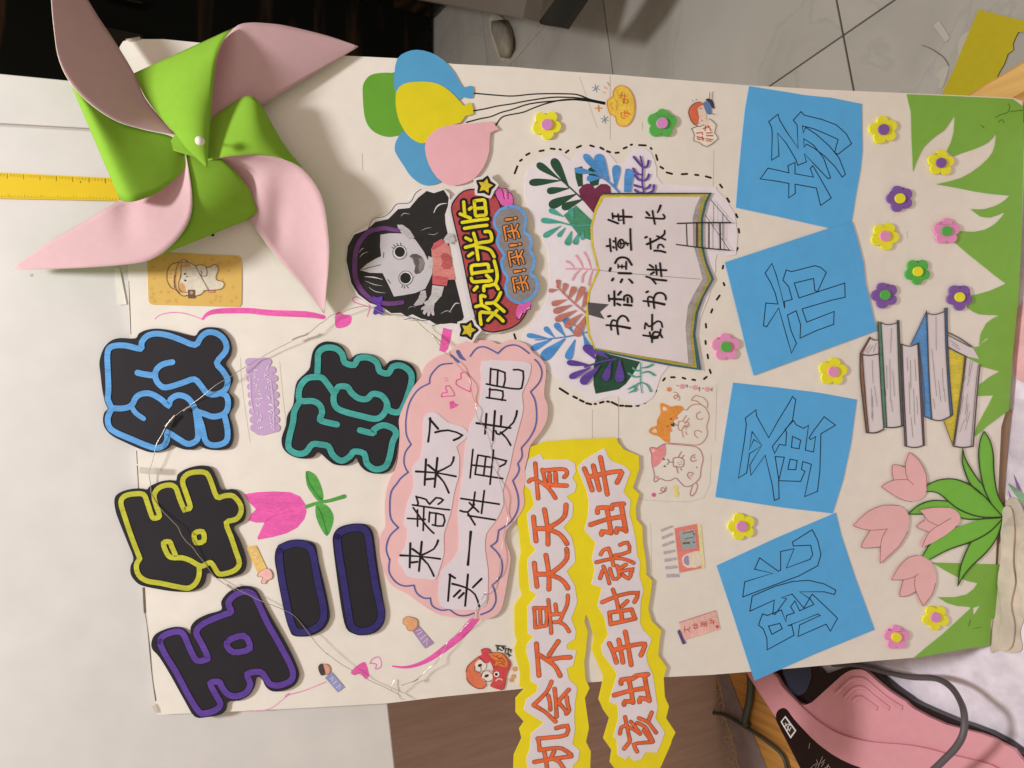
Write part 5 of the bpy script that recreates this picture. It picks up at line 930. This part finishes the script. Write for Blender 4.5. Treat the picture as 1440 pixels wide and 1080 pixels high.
# falling child sticker (plain stand-in)
ch = empty('child_sticker', 987, 172, 'small sticker of an orange haired child in blue with a torn sign', 'sticker')
PC(ch, z7, 'hair', ['1045,340 1060,290 1110,245 1165,235 1195,260 1140,300 1150,370 1145,440 1110,465 1075,430'], .6, (206, 106, 74)); PC(ch, z7, 'skin', ['1135,300 1190,270 1220,330 1225,400 1240,450 1200,470 1145,440 1140,370'], .6, (228, 200, 186))
PC(ch, z7, 'clothes', ['1195,245 1250,235 1275,310 1270,355 1225,345'], .7, (98, 122, 170)); PC(ch, z7, 'trousers', ['1215,215 1250,200 1290,230 1305,300 1280,290 1250,240'], .7, (58, 58, 84))
PC(ch, z7, 'torn_sign', ['1075,500 1140,475 1250,400 1322,460 1305,540 1340,600 1230,680 1150,635 1098,620 1105,560'], .5, (226, 214, 200), n=0)
LC(ch, z7, 'black_lines', ['1075,500 1140,475', '1250,400 1322,460 1305,540 1340,600 1230,680 1150,635 1098,620 1105,560 1075,500', '1045,340 1060,290 1110,245 1165,235', '1045,340 1075,430 1145,480 1200,460', '1160,300 1185,295', '1170,415 1185,418', '1255,195 1260,140', '1280,240 1290,130', '1085,215 1090,228', '1120,205 1128,220', '1275,350 1310,360'], .7, .9, (66, 52, 54), 2)
LC(ch, z7, 'character', ['1190,500 1250,480', '1215,470 1210,520', '1240,470 1270,520', '1225,545 1280,540', '1225,570 1285,570', '1220,600 1285,610', '1225,620 1270,625'], 1.5, .8, (190, 82, 84), 0); LC(ch, z7, 'character', ['1125,545 1165,540', '1180,535 1185,560', '1130,580 1200,600', '1135,600 1165,610', '1180,580 1190,615'], 1.5, .8, (190, 82, 84), 0)
# dog and cat stickers
zd = Z(900, 530, 12); zk = Z(900, 610, 12)
dg_ = empty('dog_sticker', 955, 590, 'clear sticker of a sleeping orange and white dog holding a bun', 'sticker', 'animal stickers')
PC(dg_, zd, 'orange_fur', ['340,450 390,445 450,470 520,500 620,485 690,490 730,530 690,590 600,680 560,760 520,860 500,960 495,1110 400,1080 320,1010 180,960 150,905 200,850 280,820 285,740 330,650 350,600 340,520'], .4, (222, 146, 66), k=1.2)
PC(dg_, zd, 'pale_ear', ['385,520 420,505 460,550 400,580', '200,915 260,870 290,930 250,945'], .5, (222, 206, 186), n=2)
LC(dg_, zd, 'orange_outline', ['730,550 790,555 850,490 950,460 1050,480 1130,560 1165,680 1125,830 1140,960 1080,1080 1000,1140 900,1150 700,1130 500,1120', '870,400 880,360 940,315 1000,330 1060,345 1110,390 1140,440 1135,520', '870,400 940,400 1020,460', '1020,590 960,620 955,690 1010,720 1060,700', '1040,935 980,905 925,920 920,980 975,1030', '565,255 620,270 640,310 600,370 570,350 590,310 650,320 665,360 650,400', '780,650 720,740', '825,700 750,790', '700,900 730,1020', '760,920 790,975', '650,750 640,820 650,890 700,900 730,850 820,830 810,770 760,760 700,745 650,750'], .9, .5, (196, 128, 96))
LC(dg_, zd, 'dark_marks', [('530,800 560,830 570,780', 1.8), ('510,700 540,720', 1), ('460,830 480,840', 1), '590,810 640,815', ('735,830 740,835', 1), ('760,820 768,825', 1), ('780,850 785,855', 1), ('770,880 775,885', 1), ('800,810 803,815', 1)], .8, .7, (70, 52, 46), 2)
PC(dg_, zd, 'cheeks', [circ(600, 690, 30, 12), circ(505, 900, 30, 12), circ(490, 210, 38, 12)], .6, (220, 136, 90), n=0)
PC(dg_, zd, 'rosettes', [circ(712, 160, 45, 12), circ(925, 180, 42, 12), circ(1138, 210, 42, 12)], .4, (226, 158, 170), n=0)
LC(dg_, zd, 'leaves', ['620,145 650,150', '770,150 800,150', '835,170 860,170', '985,190 1010,200', '1050,190 1075,195', '1195,215 1215,220', '790,130 795,180', '1000,170 1000,240', '1215,180 1210,240'], .9, .4, (96, 110, 96), 0)
kt = empty('kitten_sticker', 945, 660, 'clear sticker of a pink and white kitten holding a bun', 'sticker', 'animal stickers')
PC(kt, zk, 'pink_fur', ['165,250 200,230 290,245 400,175 425,190 432,350 350,470 270,550 215,550 200,380 180,300'], .4, (222, 142, 148), k=1.2, n=2)
PC(kt, zk, 'pale_ear', [circ(222, 285, 26, 10)], .5, (230, 200, 196), n=0)
LC(kt, zk, 'pink_outline', ['290,245 200,228 162,255 195,350 200,500 240,680 235,790 265,810 340,755 430,790 520,785 600,745 660,800 740,880 830,890 930,830 1010,740 1030,580 1065,430 1030,300 960,230 860,205 700,190 520,175 400,175 290,245', '930,350 870,380 855,440 880,465 950,450', '905,680 860,650 815,660 800,710 850,765', '640,400 700,300', '690,420 745,360', '610,540 640,665', '680,580 700,620', '560,480 555,430 600,400 700,410 740,460 730,540 680,560 570,555 560,480', '885,880 845,1010 880,1050 940,980 970,870 950,830', '320,1015 400,980 420,930 370,910 350,950 400,980 440,940 435,890'], .9, .5, (172, 100, 116))
LC(kt, zk, 'dark_marks', [('395,425 405,430', 2), ('410,545 418,550', 2), '455,430 490,460 460,520', '505,478 560,480', ('640,490 645,492', 1), ('665,520 670,522', 1), ('690,470 694,475', 1), ('700,510 705,512', 1), ('955,560 960,575', 1)], .8, .6, (84, 62, 62), 2)
PC(kt, zk, 'small_heart', [circ(232, 1030, 36, 12)], .4, (204, 96, 146), n=0); PC(kt, zk, 'yellow_bone', [circ(600, 910, 46, 12, 40), circ(620, 1010, 36, 12, 60)], .4, (222, 208, 110), n=0)
PC(kt, zk, 'paw_pads', [circ(910, 400, 22, 10), circ(860, 705, 22, 10), circ(285, 735, 26, 10)], .45, (224, 158, 166), n=0)
# shop sticker
zs = Z(900, 720, 10)
sh = empty('shop_sticker', 955, 775, 'clear sticker of a pink shop front with a grey striped awning', 'sticker')
PC(sh, zs, 'pink_wall', ['485,230 800,165 870,790 555,855'], .4, (220, 130, 124), n=0, k=1.2)
PC(sh, zs, 'cream_trim', ['805,165 860,175 915,790 870,800 840,540'], .45, (222, 214, 160), n=0, k=1.2)
PC(sh, zs, 'awning_stripe', ['290,245 450,190 470,205 300,280', '302,350 450,290 465,320 305,388', '315,455 465,400 490,425 318,492', '330,555 490,530 490,560 335,598', '345,660 505,640 515,670 345,705', '355,765 515,755 525,790 360,808', '370,875 545,870 550,915 372,922'], .5, (178, 170, 182), n=0, k=1.2)
PC(sh, zs, 'window', ['550,280 765,238 800,500 595,535'], .5, (152, 170, 172), n=0); PC(sh, zs, 'door', ['850,550 860,750 700,785 620,755 590,690 605,620 680,580'], .5, (222, 206, 190), n=2, k=1.2); PC(sh, zs, 'door_glass', ['680,615 690,750 640,735 612,685 630,630'], .6, (156, 140, 176), n=2)
LC(sh, zs, 'window_goods', [('610,300 750,270', 1.4), ('612,440 640,438', 3), ('670,435 690,432', 3), ('750,300 765,320', 2), ('750,430 765,425', 2), ('625,380 760,350', 1)], 1.2, .65, (140, 92, 84), 0)
LC(sh, zs, 'window_frame', ['555,285 765,240 795,495 600,530 555,285'], .6, .7, (232, 180, 172), 0)
# red lucky tag sticker
zt = Z(720, 810, 4)
tg = empty('tag_sticker', 982, 882, 'pink rectangular tag sticker with red characters and a purple pen', 'sticker')
PC(tg, zt, 'tag', ['940,262 1148,195 1172,300 968,362'], .6, (226, 176, 168), n=0, k=1.25); PC(tg, zt, 'pen', ['930,312 942,300 980,378 960,386'], .7, (96, 78, 128), n=0)
for i, (x, y) in enumerate(((985, 300), (1030, 285), (1078, 270), (1125, 255))):
    S = [['-14,-14 -14,16', '-14,4 14,-2 14,-14', '-2,0 14,14'], ['-16,-8 16,-8', '-6,-18 0,14', '-14,8 14,6', '4,-16 12,-2 10,10'], ['-14,-12 -14,14', '-4,-14 -4,14', '6,-12 6,14', '16,-14 16,14', '-14,0 16,0'], ['-14,-4 14,-4', '-8,-16 -2,-2', '0,8 14,8', '8,-2 8,16', '-12,12 -2,6']][i]
    LC(tg, Z(zt.ox + x / 4, zt.oy + y / 4, 4), 'character', S, .9, .8, (204, 84, 78), 0)
PC(tg, zt, 'red_seal', [circ(1155, 285, 10, 8)], .8, (198, 92, 110), n=0)
LC(tg, zt, 'tag_edge', ['940,262 1148,195'], .7, .8, (186, 100, 104), 0)
# fish boy sticker (plain stand-in for the printed cartoon)
zf = Z(640, 890, 12)
fb = empty('fish_sticker', 690, 938, 'sticker of an orange haired child hugging a red fish near the bottom edge', 'sticker')
PC(fb, zf, 'hair', ['180,660 200,580 250,520 330,450 400,400 470,480 350,560 330,650 430,680 460,760 530,860 480,930 400,945 300,900 220,830 190,760'], .6, (214, 116, 84))
PC(fb, zf, 'pale_cheeks', [circ(430, 550, 95, 18), circ(545, 720, 100, 18)], .75, (228, 212, 204), n=0); PC(fb, zf, 'eye', [circ(418, 548, 38, 14, 24, -.5), circ(530, 725, 40, 14, 24, -.4)], .9, (52, 48, 48), n=0)
PC(fb, zf, 'bow', ['435,290 500,262 570,275 600,330 560,360 590,440 560,500 500,510 440,450 395,400 450,365'], .9, (208, 70, 86))
PC(fb, zf, 'fish_body', ['600,340 700,330 800,350 880,430 940,520 900,640 870,740 860,800 830,930 780,960 680,940 590,890 640,800 625,700 640,600 590,470'], .8, (196, 72, 74))
PC(fb, zf, 'fish_scales', ['610,350 700,335 790,355 860,430 890,520 860,580 760,560 660,560 690,470 600,410'], .95, (220, 128, 62))
PC(fb, zf, 'fish_eye_white', [circ(700, 698, 46, 16)], 1.1, (232, 226, 220), n=0); PC(fb, zf, 'fish_eye', [circ(695, 700, 26, 14)], 1.2, (40, 36, 36), n=0)
LC(fb, zf, 'fish_lines', ['640,380 680,400 720,380', '700,400 740,430 790,410', '740,440 790,430 830,470', '700,480 760,470 800,500', '800,500 850,490', '720,530 780,520 840,550', '640,600 680,560 740,560', '600,340 700,330 800,350 880,430 940,520 900,640', '860,760 830,930 760,965'], .8, 1.1, (150, 62, 50))
LC(fb, zf, 'mouth', ['690,805 720,780 760,775 795,795'], 1.8, 1.2, (228, 196, 190))
LC(fb, zf, 'dark_outline', ['180,660 200,580 250,520 330,450 400,400', '190,760 220,830 300,900 400,945 480,930 530,870', '330,560 335,640 430,660 430,560', '440,740 470,660 560,640 620,690', '620,800 545,825 470,770', '435,290 500,262 570,275 600,330', '400,400 440,450 500,510'], .7, 1.1, (96, 52, 46))
PC(fb, zf, 'coins', [circ(1005, 610, 42, 14), circ(985, 735, 38, 14), circ(950, 795, 38, 14)], .5, (206, 150, 104), n=0)
LC(fb, zf, 'character', [('690,215 740,225', 2.2), '740,215 850,225', '780,240 830,250 820,280', '700,250 790,300', '720,230 710,300', '800,230 810,270'], 1.5, .6, (52, 52, 46), 0); LC(fb, zf, 'character', ['860,260 840,330', '880,270 950,290', '900,260 890,340', '930,280 940,330', '850,350 940,380', '900,350 910,400'], 1.5, .6, (52, 52, 46), 0)
# ================================================================== fairy light wire and tape
m_wr = mat('wire_metal', (214, 208, 198), 'metal', 1.0, rough=0.32)
WP = [(478, 442, 3)]
seq = Z(360, 270, 4)('430,690 380,730 350,748 290,800 230,822 190,845 120,880 30,930') + Z(330, 490, 10)('370,140 300,165 230,215 150,262 0,355') + Z(120, 455, 6)('1240,440 1175,475 1100,520 1040,570 980,620 925,660 870,700 810,740 760,780 720,830 680,870 650,930 620,980 600,1020 585,1080') + Z(140, 652, 6)('440,0 418,60 420,110 432,180 440,260 500,360 560,430 620,490 665,540 690,600 740,665 780,700 830,770 880,830 930,900 980,960 1040,1005 1090,1040 1150,1075') + Z(180, 806, 5)('690,75 740,100 800,130 900,180 960,205 1010,222 1100,260 1150,285 1190,320 1230,370 1260,410 1300,460 1330,500 1400,570') + Z(300, 860, 5)('800,295 900,370 980,415 1050,450 1090,480 1200,530 1260,560 1300,580 1325,600')
for i, (x, y) in enumerate(seq): WP.append((x, y, 5.6 + 2.2 * math.sin(i * .55)))
tube('fairy_wire', [W(x, y, h_) for x, y, h_ in cr(WP, False, 3)], .00036, m_wr, None, label='thin silvery fairy light wire looping across the black letter cutouts', cat='wire')
seq = Z(300, 860, 5)('1345,615 1318,612 1300,580 1308,545 1322,520 1380,500 1440,475') + Z(360, 810, 4)('880,600 930,560 970,520 1010,490 1035,455 1060,410 1080,370 1130,330 1170,290 1210,245 1235,210 1245,170 1270,130 1290,100') + Z(530, 660, 5)('750,880 800,830 840,780 860,740 875,600 885,500 900,430 915,380 920,320 905,240 880,140 850,40') + Z(530, 470, 5)('830,950 808,900 800,800 795,750 770,680 735,630 705,580 700,520 690,480 670,420 660,350 640,290 600,250 550,195 520,150 480,130 430,60 390,0') + Z(360, 270, 4)('1060,860 1000,810 970,785 930,750 905,725 850,700 800,690 730,690 640,645 560,650 490,675 440,705')
tube('fairy_wire', [W(x, y, 6.2 + 1.4 * math.sin(i * .7)) for i, (x, y) in enumerate(cr(seq, False, 3))], .00035, m_wr, None, label='thin silvery fairy light wire hanging over the pink bubble sign', cat='wire')
tube('fairy_wire', [W(x, y, 2 + i) for i, (x, y) in enumerate(Z(300, 860, 5)('1275,478 1262,505 1250,540 1256,560'))], .00035, m_wr, None, label='short loose wire end sticking up at the bottom edge of the poster', cat='wire')
for lab, P in (('bright wire twist with tiny bulb on the sky blue letter', [(258, 578), (262, 574), (268, 571)]), ('bright wire twist over the middle of the sky blue letter', [(233, 600), (239, 592), (246, 584)]), ('bright wire twist on the blank paper above the teal letter', [(411, 478), (420, 474), (430, 471), (434, 468)])):
    tube('wire_bulb', [W(x, y, 6.5) for x, y in P], .0010, mat('bulb_silver', (228, 224, 216), 'metal', 1.1, rough=.2), None, label=lab, cat='wire bulb', group='tiny bulbs on the fairy light wire')
m_tp = bpy.data.materials.new('clear_tape'); m_tp.use_nodes = True; b_ = m_tp.node_tree.nodes['Principled BSDF']; b_.inputs['Base Color'].default_value = (.62, .58, .5, 1); b_.inputs['Alpha'].default_value = .45; b_.inputs['Roughness'].default_value = .15
tp = empty('tape', 211, 664, 'small clear tape piece holding the wire between the blue and yellow green letters', 'tape', 'clear tape pieces')
Mesh().fill(pts('196,656.5 210,658 225,658.5 225,667 210,667 196,665.5'), 8, .15).obj('strip', m_tp, tp)
tp = empty('tape', 222, 1000, 'crumpled clear tape at the lower left corner of the poster', 'tape', 'clear tape pieces')
Mesh().fill(pts('214,994 218,990 222,998 222,1003 217,1001'), 1.5, .8).obj('strip', m_tp, tp)
tp = empty('tape', 190, 53, 'clear tape at the upper left corner of the poster', 'tape', 'clear tape pieces')
Mesh().fill(pts('176,55 196,51.5 199,56 182,59'), .6, .2).obj('strip', m_tp, tp)
tp = empty('tape', 168, 398, 'white tape flap on the door beside the cat sticker', 'tape', 'clear tape pieces')
Mesh().fill(pts('160,376 168,376 178,428 166,429'), -4.9, .6).obj('strip', mat('tape_white', (224, 218, 210), 'plastic', 1.1), tp)
Mesh().fill(circ(299, 330, 2.6, 8), .6, .4).obj('black_speck', m_bk, None, 'black speck on the poster just under the pinwheel', 'speck')
# ================================================================== pinwheel
pw = empty('pinwheel', 280, 200, 'big green and pink paper pinwheel pinned at the upper left of the poster', 'pinwheel')
def two_side(name, front, back):
    return [mat('pinwheel_green', (137, 184, 60), 'matte', .98), mat('pinwheel_pink', (224, 186, 191), 'matte', .86), mat('paper_core', (238, 224, 190), 'card', 1.1)]
GM, PM, RMAT = two_side('a', 0, 0)
def patch(par, name, c1, c2, front, bulge=0, n=12, m=36, power=1, dent=None):
    """loft between two (x, y, h) curves; bulge (mm) is added mid-way"""
    def res(c):
        c = cr(c, False, 8); k = []
        L = [0]
        for a, b in zip(c, c[1:]): L.append(L[-1] + math.hypot(a[0] - b[0], a[1] - b[1]) + 1e-6)
        for i in range(m + 1):
            t = L[-1] * i / m; j = 0
            while j < len(L) - 2 and L[j + 1] < t: j += 1
            f = (t - L[j]) / (L[j + 1] - L[j]); k.append(tuple(c[j][q] + (c[j + 1][q] - c[j][q]) * f for q in range(3)))
        return k
    A_, B_ = res(c1), res(c2); V = []; F = []
    for i in range(m + 1):
        for j in range(n + 1):
            v = j / n; bl_ = 4 * v * (1 - v) * bulge * (math.sin(math.pi * i / m) ** power)
            x, y, h_ = (A_[i][q] * (1 - v) + B_[i][q] * v for q in range(3)); V.append(W(x, y, (h_ + bl_ + (dent(x, y) if dent else 0)) * .86))
    for i in range(m):
        for j in range(n):
            a = i * (n + 1) + j; F.append((a, a + 1, a + n + 2, a + n + 1))
    # orient towards the camera side
    mid = (m // 2) * (n + 1) + n // 2; f = (mid, mid + 1, mid + n + 2)
    nr = (V[f[1]] - V[f[0]]).cross(V[f[2]] - V[f[0]])
    if nr.dot(PN) < 0: F = [tuple(reversed(q)) for q in F]
    g = Mesh(); g._add(V, F)
    o = g.obj(name, [front, PM if front is GM else GM, RMAT], par, smooth=True)
    s = o.modifiers.new('s', 'SOLIDIFY'); s.thickness = .00055; s.offset = -1; s.material_offset = 1; s.material_offset_rim = 2
    return o
patch(pw, 'blade', [(78, -62, 30), (72, -20, 48), (73, 10, 58), (76, 40, 65), (82, 80, 70), (96, 112, 70), (120, 140, 66), (160, 168, 55), (200, 181, 45), (250, 190, 36)], [(80, -66, 30), (105, -30, 20), (124, 0, 15), (140, 26, 12), (164, 62, 12), (188, 102, 14), (204, 138, 18), (226, 166, 26), (240, 182, 32), (252, 192, 35)], PM, 3)
patch(pw, 'blade', [(97, 113, 60), (120, 141, 64), (160, 169, 53), (200, 182, 43), (236, 190, 36), (248, 198, 34), (260, 216, 32)], [(168, 280, 42), (175, 283.5, 51), (190, 283, 56), (220, 272, 49), (244, 254, 41), (255, 243, 36), (261, 234, 33)], GM, 3)
patch(pw, 'blade', [(19, 376, 12), (67, 341, 18), (120, 310, 22), (165, 283, 24), (215, 258, 20), (262, 230, 22)], [(22, 379, 12), (80, 378, 25), (125, 376, 34), (175, 372, 42), (212, 365, 48), (244, 342, 52), (266, 310, 50), (270, 274, 44), (261, 217, 34)], PM, 1.5, dent=lambda x, y: -9 * math.exp(-((x - 178) / 16) ** 2) * max(0, min(1, (360 - y) / 80)))
patch(pw, 'blade', [(259, 214, 32), (267, 250, 37), (269, 280, 42), (262, 318, 46), (244, 343, 47), (226, 359, 40)], [(312, 224, 28), (328, 238, 26), (348, 262, 20), (356, 280, 15), (361, 297, 13), (349, 309, 12)], GM, 3)
patch(pw, 'blade', [(288, 200, 22), (297, 169, 24), (316, 152, 30), (346, 135, 38), (362, 141, 38), (380, 170, 30), (400, 204, 22), (424, 234, 16)], [(291, 225, 30), (300, 224, 34), (320, 220, 42), (360, 217, 46), (390, 221, 42), (410, 229, 34), (420, 233, 28), (426, 236, 20)], GM, 3)
patch(pw, 'blade', [(296, 223, 30), (330, 218, 38), (360, 218, 42), (390, 222, 40), (424, 237, 38), (452, 276, 40), (462, 336, 36), (462, 372, 30), (459, 405, 22), (456, 440, 10)], [(300, 222, 18), (312, 226, 16), (330, 242, 12), (346, 262, 8), (348, 290, 8), (350, 308, 8), (388, 360, 10), (425, 402, 10), (440, 421, 9), (455, 441, 8)], PM, -10, dent=lambda x, y: 7 * math.exp(-((x - 372) / 20) ** 2 - ((y - 272) / 34) ** 2) - 5 * math.exp(-((x - 392) / 12) ** 2 - ((y - 318) / 40) ** 2))
patch(pw, 'blade', [(188, 103, 22), (204, 136, 26), (226, 166, 32), (246, 188, 38), (264, 211, 42), (291, 236, 43)], [(328, 39, 40), (314, 56, 50), (305, 80, 56), (300, 120, 54), (296, 170, 47), (291.5, 235, 43)], GM, 9)
patch(pw, 'blade', [(286, 80, 16), (328, 40, 36), (348, 32, 35), (380, 33, 31), (407, 37, 27), (460, 50, 18), (504, 65, 10)], [(284, 215, 18), (296, 214, 20), (320, 185, 20), (345, 162, 18), (366, 149, 16), (430, 111, 12), (503, 66.5, 9)], PM, 2)
patch(pw, 'blade_tip', [(236, 207, 37), (248, 213, 38), (262, 217, 39), (275, 221, 39)], [(246, 188, 36), (262, 192, 38), (275, 200, 39), (284, 215, 40)], GM, 0)
bm = bmesh.new(); bmesh.ops.create_uvsphere(bm, u_segments=20, v_segments=12, radius=.0046); me = bpy.data.meshes.new('pin_head'); bm.to_mesh(me); bm.free()
for p in me.polygons: p.use_smooth = True
me.materials.append(mat('pin_white', (232, 226, 216), 'plastic', 1.1, rough=.2))
o = bpy.data.objects.new('pin_head', me); C.objects.link(o); o.parent = pw; o.location = ORG[pw.name].inverted() @ W(281, 198, 56)
tube('pin_shaft', [W(281, 198, 56), W(283, 200, 2)], .0007, m_wr, pw)
for ob in bpy.data.objects:
    if ob.name.startswith('blade') and ob.parent is pw: pass
